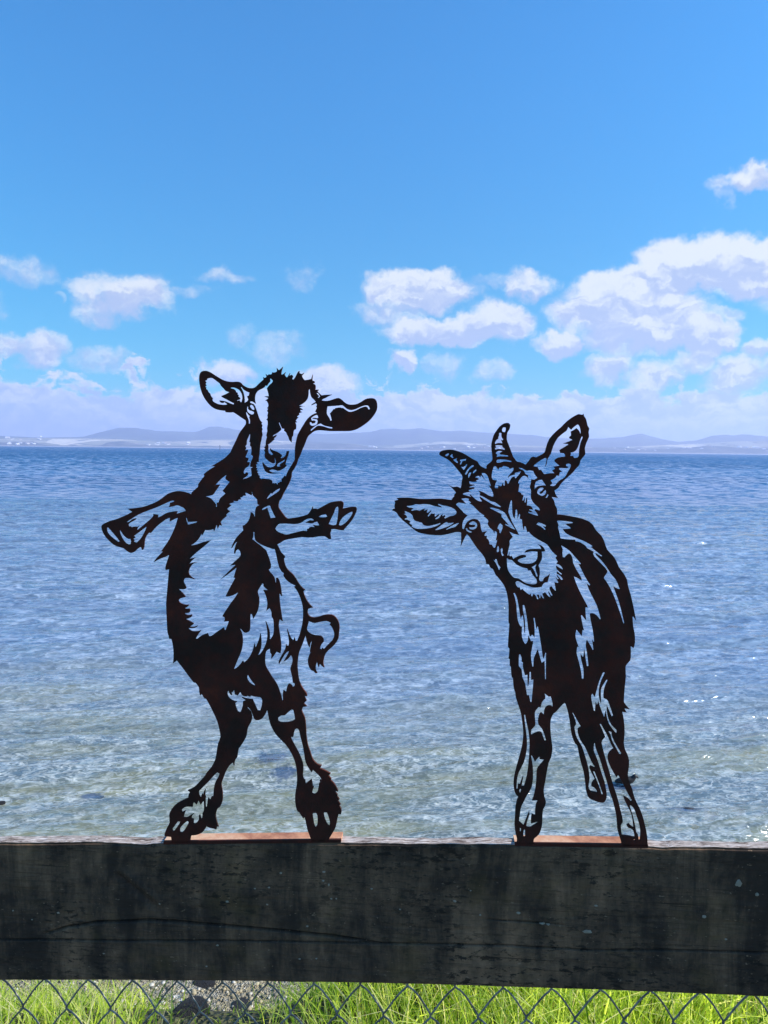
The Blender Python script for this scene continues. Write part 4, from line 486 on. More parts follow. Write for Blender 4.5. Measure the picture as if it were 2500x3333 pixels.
# top strip (8 rows back), then the back and underside as coarse rows
rows = [face]
nt = 10
for k in range(1, nt + 1):
    o = BT * k / nt
    zz = ztop_w - 0.0003 + 0.0045 * (vn.fbm(us * 18 + k * 0.15, us * 0 + k * 2.7, 4) - 0.5)
    if k >= nt - 1: zz = zz - 0.0012
    rows.append((org[None] + us[:, None] * UXn + np.stack([us * 0, us * 0, zz], -1) + o * NFn)[None])
rows.append((org[None] + us[:, None] * UXn + np.stack([us * 0, us * 0, zbot_w], -1) + BT * NFn)[None])
rows.append(face[0:1])
allr = np.concatenate(rows, 0)
me = np_mesh('rail_board', allr.reshape(-1, 3), grid_faces(allr.shape[0], nu)[:, ::-1], True)
me.set_sharp_from_angle(angle=R(45))
link('rail', me, M_BOARD, fence); me.materials.append(M_TOP)
mi = np.zeros((allr.shape[0] - 1, nu - 1), np.int32); mi[nz - 1:nz + nt - 1] = 1; me.polygons.foreach_set('material_index', mi.ravel())
# posts outside the frame that carry the rail
for s in (-1.6, 1.6):
    p = W(s, 0, BT + 0.05) - FB
    bm = bmesh.new(); bmesh.ops.create_cube(bm, size=1)
    f = min(max((s - uL) / (uR - uL), -0.3), 1.3); zt = O0.z + zTL + (zTR - zTL) * f - 0.004
    bmesh.ops.scale(bm, vec=(0.1, 0.1, zt + 0.5), verts=bm.verts)
    bmesh.ops.bevel(bm, geom=bm.edges[:], offset=0.006, segments=2, affect='EDGES')
    bmesh.ops.rotate(bm, cent=(0, 0, 0), matrix=Matrix.Rotation(-YAW, 3, 'Z'), verts=bm.verts)
    bmesh.ops.translate(bm, vec=(p.x, p.y, (zt - 0.5) / 2), verts=bm.verts)
    me = bpy.data.meshes.new('post'); bm.to_mesh(me); bm.free(); link('post', me, M_BOARD, fence)
# lichen spots on the face of the rail
m, t, b = material('pale_lichen'); co = t.node('ShaderNodeTexCoord').outputs['Object']
t.put(b.inputs['Base Color'], t.mixc(t.noise(co, 300, 3), (0.20, 0.17, 0.12), (0.42, 0.34, 0.25))); b.inputs['Roughness'].default_value = 0.95
M_LICHEN = m
LICHEN = [(1912, 3032, 25, 10), (740, 2935, 8, 5), (1054, 2838, 8, 4), (1052, 2867, 6, 4), (914, 2842, 6, 4), (708, 3077, 7, 4), (190, 2971, 7, 5), (1480, 2933, 8, 6),
 (1688, 2972, 10, 6), (1302, 2960, 5, 3), (1563, 2978, 6, 4), (520, 2941, 6, 6), (876, 2889, 6, 4), (870, 2944, 6, 4), (1210, 2893, 6, 3), (2404, 2875, 13, 14), (2363, 3057, 6, 4),
 (2292, 2983, 11, 8), (1078, 2925, 6, 4), (1030, 3120, 5, 3), (43, 2964, 5, 4), (1940, 2948, 9, 4), (1765, 3007, 9, 3), (1785, 3010, 6, 3), (338, 3103, 6, 3), (1000, 3015, 5, 3), (1095, 2925, 5, 4), (2464, 2911, 8, 8),
 (672, 3145, 6, 3), (975, 3121, 6, 3), (1532, 2899, 5, 3), (105, 2993, 5, 3), (1070, 2880, 4, 5), (830, 2892, 5, 3)]
for i, (cx, cy, rx, ry) in enumerate(LICHEN):
    rx *= 1.25; ry *= 1.35
    u0, z0 = uv(cx, cy); s = 1.1 / FPX
    bm = bmesh.new(); nsg = 14; c0 = bm.verts.new(W(u0, z0, -0.0022) - FB); ring = []
    for k in range(nsg):
        a = 2 * math.pi * k / nsg; r = 0.75 + 0.4 * random.random()
        ring.append(bm.verts.new(W(u0 + rx * s * r * math.cos(a), z0 + ry * s * r * math.sin(a), 0.0012) - FB))
    for k in range(nsg): bm.faces.new((c0, ring[k], ring[(k + 1) % nsg]))
    bmesh.ops.recalc_face_normals(bm, faces=bm.faces)
    me = bpy.data.meshes.new('lichen_spot'); bm.to_mesh(me); bm.free()
    for p in me.polygons: p.use_smooth = True
    link('lichen_spot', me, M_LICHEN, fence)

# chain link: each wire zigzags down and hooks its neighbours
m, t, b = material('galvanised_wire'); co = t.node('ShaderNodeTexCoord').outputs['Object']
t.put(b.inputs['Base Color'], t.mixc(t.ss(t.noise(co, 60, 4), 0.4, 0.65), (0.15, 0.135, 0.115), (0.33, 0.30, 0.25)))
b.inputs['Metallic'].default_value = 0.15; b.inputs['Roughness'].default_value = 0.5
M_WIRE = m
WOFF = BT + 0.006
kx = [143, 290, 437, 584, 731, 882, 1029, 1179, 1332, 1487, 1643, 1799, 1956, 2115, 2277, 2441]
kyt = [3194 + (i / 15) * 48 for i in range(16)]
ku = [uv(x, y, WOFF)[0] for x, y in zip(kx, kyt)]
pitch = (ku[-1] - ku[0]) / 15
z0 = uv(1250, 3203, WOFF)[1]
zs = lambda u: z0 + (uv(2441, 3240, WOFF)[1] - uv(143, 3196, WOFF)[1]) / (ku[-1] - ku[0]) * u
half = abs(uv(809, 3283, WOFF)[1] - uv(731, 3199, WOFF)[1]) * 1.25
def wire_path(j):
    """wire j zigzags between knot columns j and j+1 (columns half a mesh apart) and shares its knots with its neighbours"""
    pts = []; hp = pitch / 2; z = 2 * half; k = 0
    knot = lambda k: ku[0] + hp * (j + ((k + j) % 2))
    while O0.z + zs(ku[0] + hp * j) + z > 0.04:
        uk = knot(k); un = knot(k + 1); right = uk > knot(k + 1)
        zk = zs(uk) + z; zn = zs(un) + z - half
        sg = 1 if right else -1                            # the elbow pokes past the knot line and hooks the neighbour
        pts += [(uk - sg * 0.0022, zk + 0.0050, 0.0016 * sg), (uk + sg * 0.0016, zk, 0.0), (uk - sg * 0.0022, zk - 0.0050, -0.0016 * sg)]
        for f in (0.22, 0.5, 0.78):
            bow = 0.0035 * math.sin(math.pi * f)
            d = 1 if un > uk else -1
            pts.append((lerp(uk, un, f) + bow * 0.6 * d, lerp(zk, zn, f) + bow * (0.9 if d > 0 else 0.1), lerp(-0.0016 * sg, -0.0016 * sg, f)))
        z -= half; k += 1
    return pts
cu = bpy.data.curves.new('wire', 'CURVE'); cu.dimensions = '3D'; cu.bevel_depth = 0.0015; cu.bevel_resolution = 2; cu.resolution_u = 3
for j in range(-12, 46):
    pts = wire_path(j); sp_ = cu.splines.new('NURBS'); sp_.points.add(len(pts) - 1); sp_.order_u = 3; sp_.use_endpoint_u = True
    for q, (u, z, o) in zip(sp_.points, pts):
        w = W(u, z, WOFF + o) - FB; q.co = (*w, 1)
tmp = bpy.data.objects.new('wire_curve', cu); C.objects.link(tmp)
me = bpy.data.meshes.new_from_object(tmp.evaluated_get(bpy.context.evaluated_depsgraph_get()))
bpy.data.objects.remove(tmp); bpy.data.curves.remove(cu); me.materials.clear()
for p in me.polygons: p.use_smooth = True
link('wire_mesh', me, M_WIRE, fence)

# ------------------------------------------------------------ ground, bank, beach and sea bed: one sheet
gn_ = VNoise(11)
def ground_z(x, y):
    edge = 1.93 + 0.10 * (gn_.fbm(x * 1.6 + 5, x * 0 + 2, 3) - 0.5) + 0.30 / (1 + np.exp(-(x + 0.12) * 14))
    zb = np.where(y < edge, 0.02 * (gn_.fbm(x * 3, y * 3) - .5), 0)
    s = np.clip((y - edge) / 2.3, 0, 1)
    zb = zb + (SEA + 0.33) * (s * s * (3 - 2 * s)) ** 0.8
    beach = -np.clip(y - 4.4, 0, 60) * 0.157
    beach = np.maximum(beach, -6.0) * (s > 0.0)
    far = np.clip((y - 4.4) / 2, 0, 1)
    zb = zb + beach + 0.05 * far * (gn_.fbm(x * 1.3, y * 1.3) - .5)
    return zb
ys = np.concatenate([np.linspace(-8, 1.5, 30), np.linspace(1.6, 9, 150), np.geomspace(9.3, 60, 60), [500, 3000, 30000]])
xs = np.concatenate([[-30000, -3000, -300, -60, -30, -15], np.linspace(-10, 10, 160), [15, 30, 60, 300, 3000, 30000]])
GX, GY = np.meshgrid(xs, ys); GZ = ground_z(GX, GY)
me = np_mesh('ground', np.stack([GX, GY, GZ], -1).reshape(-1, 3), grid_faces(len(ys), len(xs)), True)
m, t, b = material('ground_and_shingle')
co = t.node('ShaderNodeTexCoord').outputs['Object']; s3 = t.node('ShaderNodeSeparateXYZ'); t.put(s3.inputs[0], co)
vo = t.node('ShaderNodeTexVoronoi'); t.put(vo.inputs['Vector'], co); vo.inputs['Scale'].default_value = 22
vo2 = t.node('ShaderNodeTexVoronoi'); t.put(vo2.inputs['Vector'], co); vo2.inputs['Scale'].default_value = 60
peb = t.ramp(t.v('DOT_PRODUCT', vo.outputs['Color'], (.33, .33, .33)), [(0.2, (0.10, 0.095, 0.08)), (0.45, (0.26, 0.24, 0.19)), (0.65, (0.36, 0.31, 0.20)), (0.85, (0.48, 0.47, 0.45))])
peb = t.mixc(t.m('MULTIPLY', t.ss(t.noise(co, 1.6, 4, 0.6), 0.42, 0.6), 0.45), peb, (0.32, 0.25, 0.11))
soil = t.mixc(t.noise(co, 14, 4), (0.035, 0.045, 0.015), (0.12, 0.11, 0.05))
t.put(b.inputs['Base Color'], t.mixc(t.ss(s3.outputs[2], -2.2, -1.2), peb, soil)); b.inputs['Roughness'].default_value = 0.9
t.l.new(t.bump(t.m('ADD', vo.outputs['Distance'], vo2.outputs['Distance']), 0.9, 0.03), b.inputs['Normal'])
tag(link('ground', me, m), kind='structure')

# loose shingle on the beach
def lump(seed, sub=2, rough=0.25, squash=0.6):
    bm = bmesh.new(); bmesh.ops.create_icosphere(bm, subdivisions=sub, radius=1)
    r_ = random.Random(seed); dirs = [Vector((r_.gauss(0, 1), r_.gauss(0, 1), r_.gauss(0, 1))).normalized() for _ in range(9)]; am = [r_.uniform(-1, 1) for _ in range(9)]
    for v in bm.verts:
        n = v.co.normalized(); k = sum(a * max(0, n.dot(d)) ** 3 for a, d in zip(am, dirs))
        v.co = n * (1 + rough * k); v.co.z *= squash
    me = bpy.data.meshes.new('lump'); bm.to_mesh(me); bm.free(); return me
V_, F_ = [], []; base_count = 0
protos = []
for k in range(5):
    me = lump(k, 1, 0.3, 0.5); vv = np.array([v.co for v in me.vertices]); ff = np.array([p.vertices[:] for p in me.polygons]); protos.append((vv, ff)); bpy.data.meshes.remove(me)
for k in range(9000):
    y = rng.uniform(5.2, 7.5); x = rng.uniform(-3.6, 1.6); s = 0.007 + 0.022 * rng.random() ** 3
    vv, ff = protos[k % 5]; a = rng.random() * 6.28
    ca, sa = math.cos(a), math.sin(a); q = vv * np.array([s, s * rng.uniform(.6, 1), s])
    q = np.stack([q[:, 0] * ca - q[:, 1] * sa, q[:, 0] * sa + q[:, 1] * ca, q[:, 2]], -1)
    z = float(ground_z(np.array(x), np.array(y)))
    V_.append(q + (x, y, z + s * 0.25)); F_.append(ff + base_count); base_count += len(vv)
me = np_mesh('shingle', np.concatenate(V_), np.concatenate(F_), True)
m, t, b = material('shingle_stone'); gi = t.node('ShaderNodeNewGeometry')
t.put(b.inputs['Base Color'], t.ramp(gi.outputs['Random Per Island'], [(0.0, (0.07, 0.07, 0.065)), (0.35, (0.20, 0.18, 0.13)), (0.8, (0.36, 0.30, 0.18)), (1.0, (0.50, 0.48, 0.44))]))
b.inputs['Roughness'].default_value = 0.75
tag(link('shingle', me, m), "pale grey and tan pebbles strewn over the beach below the fence", 'gravel', kind='stuff')

# dark volcanic rocks: on the beach and breaking the surface
m, t, b = material('black_rock'); co = t.node('ShaderNodeTexCoord').outputs['Object']
t.put(b.inputs['Base Color'], t.mixc(t.noise(co, 6, 5), (0.004, 0.004, 0.006), (0.022, 0.022, 0.026))); b.inputs['Roughness'].default_value = 0.7
t.l.new(t.bump(t.noise(co, 5, 6, 0.7), 0.8, 0.15), b.inputs['Normal']); M_ROCK = m
def at_z(px, py, z):
    d = ray(px, py); return CAMP + d * ((z - CAMP.z) / d.z)
def on_ground(px, py):
    d = ray(px, py); tt = 2.0
    while tt < 60:
        p = CAMP + d * tt
        if p.z < float(ground_z(np.array(p.x), np.array(p.y))): return p
        tt += 0.02
    return CAMP + d * 8
def rock(px, py, w, seed, label, z=None, sq=0.55, group=None):
    p = on_ground(px, py) if z is None else at_z(px, py, z)
    dist = (p - CAMP).length; s = w / 2 * dist / FPX
    o = link('rock', lump(seed, 4, 0.42, sq), M_ROCK); o.location = p - Vector((0, 0, s * 0.1)); o.scale = (s, s * 0.9, s)
    o.rotation_euler = (0, 0, seed * 1.3)
    for q in o.data.polygons: q.use_smooth = True
    tag(o, label, 'rock', group)
rock(622, 3296, 95, 3, "largest black rock on the beach, seen through the chain link left of centre", sq=.7)
rock(665, 3208, 50, 5, "small flat dark rock just under the bottom edge of the rail")
rock(785, 3277, 60, 8, "flat dark rock on pebbles right of the largest black rock")
rock(518, 3258, 20, 9, "little dark stone on the pebbles just left of the largest black rock")
rock(140, 3232, 55, 12, "dark rock behind grass near the left end of the beach", sq=.6)
rock(258, 3290, 34, 14, "narrow pointed black rock standing up in the left grass", sq=1.5)
rock(410, 3268, 30, 18, "dark rock half hidden by grass right of the pointed rock")
rock(1378, 3222, 50, 21, "dark rock glimpsed through grass under the middle of the rail", sq=.8)
rock(930, 2462, 20, 23, "small submerged dark rock between the hind legs of the upright goat", z=SEA - 0.04, sq=.3)
rock(899, 2586, 34, 25, "flat dark stone in shallow water left of the upright goat's right hoof", z=SEA - 0.02, sq=.3)
rock(84, 2496, 26, 27, "thin dark stone in the shallows near the left edge", z=SEA - 0.02, sq=.3)
rock(6, 2612, 20, 31, "dark stone in the shallows cut by the left edge of the photo", z=SEA - 0.02, sq=.35)

# ------------------------------------------------------------ water: one sheet with real ripples, fanned out from the shore
t0 = 5.6
ncol, a0, a1 = 760, R(-36), R(36)
angs = np.linspace(a0, a1, ncol)
r1 = np.geomspace(t0, 70, 1150); r2 = np.geomspace(70.5, 9000, 130)[0:]
rr = np.concatenate([r1, r2])
A, RR = np.meshgrid(angs, rr)
X = RR * np.tan(A); Y = RR
cell = np.gradient(rr)[:, None] * np.ones_like(A)
cellx = RR * (angs[1] - angs[0])
wr = np.random.default_rng(5)
Zw = np.zeros_like(X); DX = np.zeros_like(X); DY = np.zeros_like(X)
for k in range(70):
    lam = 0.085 * (1.6 / 0.085) ** (k / 69) * wr.uniform(.9, 1.1)
    th = R(-90) + R(wr.normal(10, 9 if lam < 0.3 else 8))                     # running in towards the shore
    kk = 2 * math.pi / lam; ph = wr.uniform(0, 6.28)
    amp = 0.0105 * lam ** 0.92 * wr.uniform(.6, 1.2) * 0.72
    ok = np.clip((lam / (2.6 * np.maximum(cell, cellx * 0.8)) - 1), 0, 1)
    grp = 0.45 + 1.1 * vn.fbm(X * 0.5 / max(lam, .3) + k * 3.1, Y * 0.5 / max(lam, .3) + k, 2)
    arg = kk * (X * math.cos(th) + Y * math.sin(th)) + ph + 1.5 * vn(X * 0.9 + k, Y * 0.9)
    Zw += amp * grp * ok * np.sin(arg)
    DX -= 0.5 * amp * grp * ok * math.cos(th) * np.cos(arg); DY -= 0.5 * amp * grp * ok * math.sin(th) * np.cos(arg)
for lam, amp, dg_, ph in ((1.30, .027, 9, 0.3), (1.02, .019, 5, 2.1), (0.78, .012, 14, 4.0), (2.3, .034, 8, 1.0), (3.6, .045, 4, 3.0), (6.0, .035, 10, 5.0)):
    th = R(-90 + dg_); kk = 2 * math.pi / lam
    ok = np.clip((lam / (3.0 * np.maximum(cell, cellx * 0.5)) - 1), 0, 1)
    grp = 0.35 + 1.3 * vn.fbm(X * 0.12 / lam + lam * 9, Y * 0.4 / lam + lam * 5, 2)
    arg = kk * (X * math.cos(th) + Y * math.sin(th)) + ph + 2.2 * vn.fbm(X * 0.2 + lam * 7, Y * 0.2, 2)
    Zw += amp * grp * ok * np.sin(arg); DY -= 0.9 * amp * grp * ok * math.sin(th) * np.cos(arg)
me = np_mesh('water', np.stack([X + DX, Y + DY, SEA + Zw], -1).reshape(-1, 3), grid_faces(len(rr), ncol), True)
m, t, b = material('sea_water')
co = t.node('ShaderNodeTexCoord').outputs['Object']; s3 = t.node('ShaderNodeSeparateXYZ'); t.put(s3.inputs[0], co)
dist = s3.outputs[1]
depth = t.m('ADD', dist, t.m('MULTIPLY', t.m('SUBTRACT', t.noise(co, 0.12, 3, 0.5), 0.5), 9.0))
rot = t.node('ShaderNodeVectorRotate', rotation_type='Z_AXIS'); t.put(rot.inputs['Vector'], co); rot.inputs['Angle'].default_value = R(-9)
w1 = t.noise(t.v('MULTIPLY', co, (0.6, 1, 1)), 16.0, 3, 0.6, dist=0.4)
near = t.ss(dist, 45, 12)
def ridged(scale, det, off):
    n_ = t.noise(t.v('ADD', t.v('MULTIPLY', rot.outputs[0], (0.32, 1, 1)), off), scale, det, 0.55, dist=0.5)
    r_ = t.m('SUBTRACT', 1.0, t.m('ABSOLUTE', t.m('SUBTRACT', t.m('MULTIPLY', n_, 2.0), 1.0)))
    return t.m('POWER', r_, 2.5)
hh = t.m('ADD', t.m('MULTIPLY', w1, 0.004), t.m('ADD', t.m('MULTIPLY', ridged(8.0, 1, (0, 0, 0)), 0.013), t.m('MULTIPLY', ridged(15.0, 1, (3, 7, 0)), 0.006)))
bn = t.node('ShaderNodeBump'); t.put(bn.inputs['Height'], hh); bn.inputs['Strength'].default_value = 0.85; bn.inputs['Distance'].default_value = 1.0
# chop beyond the modelled ripples: facet normals at three scales
half_ = (.5, .5, .5)
fs = t.comb(0.0, t.ss(dist, 25, 400, 0.0, -0.62))
for sc_, n0, n1, f0, f1, am, sx_ in ((13.0, None, None, 14, 24, 2.7, .42), (6.5, 7, 11, 24, 44, 3.3, .45), (3.0, 13, 22, 50, 90, 3.8, .5), (1.2, 28, 50, 100, 190, 3.6, .7), (0.38, 50, 95, 400, 800, 3.2, 1.3), (0.12, 130, 260, None, None, 3.2, 2.4), (0.035, 450, 900, None, None, 3.0, 5.0)):
    w_ = am
    if n0: w_ = t.m('MULTIPLY', w_, t.ss(dist, n0, n1))
    if f0: w_ = t.m('MULTIPLY', w_, t.ss(dist, f1, f0))
    nz_ = t.v('SUBTRACT', t.noise(t.v('MULTIPLY', rot.outputs[0], (sx_, 1, 1)), sc_, 2, 0.5, 'Color', dist=0.35), half_)
    fs = t.v('ADD', fs, t.v('SCALE', nz_, scale=w_))
fs = t.v('MULTIPLY', fs, (0.20, 0.80, 0))
bands = t.noise(t.v('MULTIPLY', rot.outputs[0], (0.17, 1.0, 1)), 0.95, 4, 0.65, dist=0.35)
fb = t.ss(bands, 0.47, 0.62)
# light net and ripple highlights painted over the sand and weed colour
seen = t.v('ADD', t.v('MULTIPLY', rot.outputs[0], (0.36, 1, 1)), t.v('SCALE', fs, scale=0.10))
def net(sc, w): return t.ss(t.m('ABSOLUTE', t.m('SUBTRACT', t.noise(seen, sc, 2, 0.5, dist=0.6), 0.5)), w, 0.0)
light_net = t.m('ADD', t.m('MULTIPLY', net(6.0, 0.07), 0.6), t.m('MULTIPLY', net(13.0, 0.08), 0.5))
light_net_mid = t.m('ADD', t.m('MULTIPLY', net(2.6, 0.08), 0.6), t.m('MULTIPLY', net(6.0, 0.08), 0.4))
c_near = t.mixc(t.m('MULTIPLY', fb, 0.8), (0.115, 0.15, 0.155), (0.225, 0.22, 0.105))
c_mid = t.mixc(t.m('MULTIPLY', fb, 0.5), (0.12, 0.18, 0.28), (0.165, 0.21, 0.235))
c_far = t.mixc(t.ss(t.noise(t.v('MULTIPLY', co, (0.2, 1, 1)), 0.05, 4, 0.6), 0.4, 0.62), (0.012, 0.08, 0.20), (0.04, 0.13, 0.28))
fb2 = t.ss(t.noise(t.v('MULTIPLY', rot.outputs[0], (0.13, 1.0, 1)), 1.7, 3, 0.5, dist=0.5), 0.46, 0.60)
light_net = t.m('MULTIPLY', light_net, t.ss(fb2, 0.0, 1.0, 0.95, 0.50))
c_near = t.mixc(t.m('MULTIPLY', fb2, 0.55), c_near, (0.20, 0.20, 0.095))
light_net_mid = t.m('MULTIPLY', light_net_mid, t.ss(t.noise(t.v('MULTIPLY', rot.outputs[0], (0.15, 1.0, 1)), 0.8, 3, 0.5, dist=0.4), 0.42, 0.60, 1.0, 0.55))
c_near = t.mixc(light_net, c_near, (0.48, 0.52, 0.50)); c_mid = t.mixc(t.m('MULTIPLY', light_net_mid, 0.7), c_mid, (0.46, 0.56, 0.70))  # pale net painted in as light on near and middle water
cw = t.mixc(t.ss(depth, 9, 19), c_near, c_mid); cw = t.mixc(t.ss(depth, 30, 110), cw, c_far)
# dark weed beds, plus a wave shadow and bird's wake painted into the colour
for wx, wy, sx, sy in ((880, 2480, 62, 30), (925, 2520, 45, 16), (2230, 2640, 60, 12), (2020, 2556, 90, 8), (300, 2580, 40, 10)):
    wp = at_z(wx, wy, SEA); ds = (wp - CAMP).length / FPX
    q = t.v('MULTIPLY', t.v('SUBTRACT', co, tuple(wp)), (1 / (sx * ds), 1 / (sy * ds * 2.4), 0))
    wm = t.ss(t.m('ADD', t.v('LENGTH', q), t.m('MULTIPLY', t.m('SUBTRACT', t.noise(co, 6.0, 4, 0.7), 0.5), 1.6)), 1.0, 0.45)
    cw = t.mixc(t.m('MULTIPLY', wm, 0.75), cw, (0.02, 0.045, 0.11))
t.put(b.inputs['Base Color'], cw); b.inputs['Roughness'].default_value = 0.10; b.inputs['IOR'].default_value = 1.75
nn = t.v('NORMALIZE', t.v('ADD', bn.outputs[0], fs))
t.l.new(nn, b.inputs['Normal'])
b.inputs['Specular IOR Level'].default_value = 1.0
tag(link('water', me, m), kind='structure')

# ------------------------------------------------------------ far shore: fields, town and hill ranges
hn = VNoise(21)
def ridge(name, D, prof, back, colr, foot=None, rough=0.10, seed=0):
    """a hill range at distance D whose skyline follows prof (photo px, py), with a real foot and back slope"""
    az = [math.atan2(ray(x, y).x, ray(x, y).y) for x, y in prof]; el = [math.asin(ray(x, y).z) for x, y in prof]
    n = 420; aa = np.linspace(R(-46), R(46), n)
    ee = np.interp(aa, az, el)
    crest = CAM_H + D * np.tan(ee)
    hgt = np.maximum(crest - SEA, 1.0)
    hgt = hgt * (1 + 0.025 * (hn.fbm(aa * 160 + seed, aa * 0 + seed, 4) - .5) * 2)
    rows = 26; P_ = []
    for k in range(rows):
        f = k / (rows - 1)
        if f < 0.62:
            g = f / 0.62; d = D - (D - (foot or D * 0.86)) * (1 - g); z = SEA - 6 + (hgt + 6) * (g ** 0.85)
            z = z + hgt * rough * np.sin(math.pi * g) * (hn.fbm(aa * 40 + seed, aa * 0 + g * 4 + seed, 4) - .5) * 2
        else:
            g = (f - 0.62) / 0.38; d = D + back * g; z = SEA - 6 + (hgt + 6) * np.cos(g * math.pi / 2)
        P_.append(np.stack([d * np.sin(aa), d * np.cos(aa), z], -1))
    P_ = np.array(P_)
    me = np_mesh(name, P_.reshape(-1, 3), grid_faces(rows, n), True)
    m, t, b = material(name + '_cover'); co = t.node('ShaderNodeTexCoord').outputs['Object']
    t.put(b.inputs['Base Color'], colr(t, co)); b.inputs['Roughness'].default_value = 1.0; b.inputs['Specular IOR Level'].default_value = 0.0
    return tag(link(name, me, m), kind='structure')
def bush(t, co):
    return t.mixc(t.ss(t.noise(co, 0.0022, 5, 0.6), 0.42, 0.6), (0.045, 0.06, 0.045), (0.08, 0.10, 0.06))
def fields(t, co):
    v = t.node('ShaderNodeTexVoronoi'); t.put(v.inputs['Vector'], t.v('MULTIPLY', co, (1, .6, 1))); v.inputs['Scale'].default_value = 0.0030
    f = t.v('DOT_PRODUCT', v.outputs['Color'], (.33, .33, .33))
    c = t.ramp(f, [(0.25, (0.07, 0.09, 0.06)), (0.42, (0.48, 0.42, 0.28)), (0.55, (0.12, 0.14, 0.08)), (0.75, (0.62, 0.56, 0.43))])
    return t.mixc(t.ss(t.noise(co, 0.006, 4, 0.6), 0.55, 0.66), c, (0.05, 0.065, 0.05))
def town(t, co):
    return t.mixc(t.ss(t.noise(co, 0.008, 5, 0.7), 0.45, 0.62), (0.06, 0.075, 0.06), (0.16, 0.15, 0.12))
far_prof = [(-900, 1440), (-300, 1432), (0, 1418), (140, 1424), (270, 1421), (330, 1405), (385, 1392), (440, 1391), (520, 1402), (640, 1405), (680, 1388), (715, 1387), (770, 1398), (830, 1404), (1000, 1410),
 (1060, 1412), (1140, 1408), (1200, 1405), (1240, 1396), (1290, 1394), (1310, 1397), (1365, 1393), (1440, 1402), (1500, 1400), (1560, 1406), (1640, 1409), (1740, 1416), (1800, 1424), (1880, 1428), (1960, 1426),
 (2020, 1422), (2060, 1414), (2090, 1410), (2130, 1422), (2170, 1432), (2210, 1438), (2270, 1432), (2320, 1416), (2370, 1414), (2385, 1418), (2410, 1412), (2440, 1414), (2500, 1420), (3000, 1440), (3600, 1452)]
ridge('hills', 9500, far_prof, 2500, bush, foot=7600, seed=3)
mid_prof = [(-900, 1440), (0, 1424), (300, 1427), (420, 1431), (560, 1437), (640, 1432), (760, 1430), (900, 1434), (1000, 1436), (1130, 1442), (1230, 1452), (1330, 1446), (1440, 1436), (1560, 1440), (1700, 1450), (1800, 1452),
 (1960, 1455), (2060, 1454), (2150, 1448), (2260, 1444), (2330, 1440), (2400, 1436), (2500, 1434), (3000, 1440), (3600, 1452)]
ridge('hills', 7300, mid_prof, 1500, fields, foot=6500, seed=9, rough=.2)
near_prof = [(-900, 1446), (0, 1440), (110, 1436), (135, 1446), (160, 1449), (330, 1450), (350, 1440), (400, 1436), (450, 1444), (500, 1450), (700, 1453), (900, 1448), (960, 1444), (1060, 1443), (1140, 1445), (1190, 1451), (1225, 1458), (1290, 1459),
 (1370, 1454), (1400, 1448), (1500, 1449), (1600, 1452), (1720, 1456), (1900, 1457), (2050, 1459), (2180, 1460), (2260, 1455), (2310, 1450), (2350, 1452), (2420, 1458), (2500, 1460), (3000, 1470), (3600, 1480)]
ridge('shore_land', 6200, near_prof, 600, town, foot=5900, seed=15, rough=.15)
# sandy strand at the foot of the far shore
aa = np.linspace(R(-46), R(46), 300); P_ = []
for d, z in ((5840, SEA - 1), (5870, SEA + 1.6), (5930, SEA + 3.0), (6000, SEA + 2)):
    P_.append(np.stack([d * np.sin(aa), d * np.cos(aa), aa * 0 + z], -1))
m, t, b = material('pale_sand'); b.inputs['Base Color'].default_value = (0.50, 0.46, 0.40, 1); b.inputs['Roughness'].default_value = 1
tag(link('beach', np_mesh('beach', np.array(P_).reshape(-1, 3), grid_faces(4, 300), True), m), kind='structure')

# houses of the town across the bay
def house_mesh():
    bm = bmesh.new(); w, d, h, r = 13, 9, 6, 4
    v = [bm.verts.new(c) for c in ((-w, -d, 0), (w, -d, 0), (w, d, 0), (-w, d, 0), (-w, -d, h), (w, -d, h), (w, d, h), (-w, d, h), (-w, 0, h + r), (w, 0, h + r))]
    for f in ((0, 1, 5, 4), (2, 3, 7, 6), (0, 4, 8, 7, 3), (1, 2, 6, 9, 5), (4, 5, 9, 8), (6, 7, 8, 9)): bm.faces.new([v[i] for i in f])
    bmesh.ops.recalc_face_normals(bm, faces=bm.faces)
    me = bpy.data.meshes.new('house'); bm.to_mesh(me); bm.free(); return me
m, t, b = material('pale_house'); oi = t.node('ShaderNodeObjectInfo')
t.put(b.inputs['Base Color'], t.ramp(oi.outputs['Random'], [(0, (0.75, 0.75, 0.78)), (0.5, (0.60, 0.58, 0.56)), (1, (0.45, 0.35, 0.32))])); b.inputs['Roughness'].default_value = 0.9
hm = house_mesh(); hm.materials.append(m); HB = 0
ORD = "first second third fourth fifth sixth seventh eighth ninth tenth eleventh twelfth thirteenth fourteenth fifteenth sixteenth seventeenth eighteenth nineteenth twentieth twenty-first twenty-second twenty-third twenty-fourth".split()
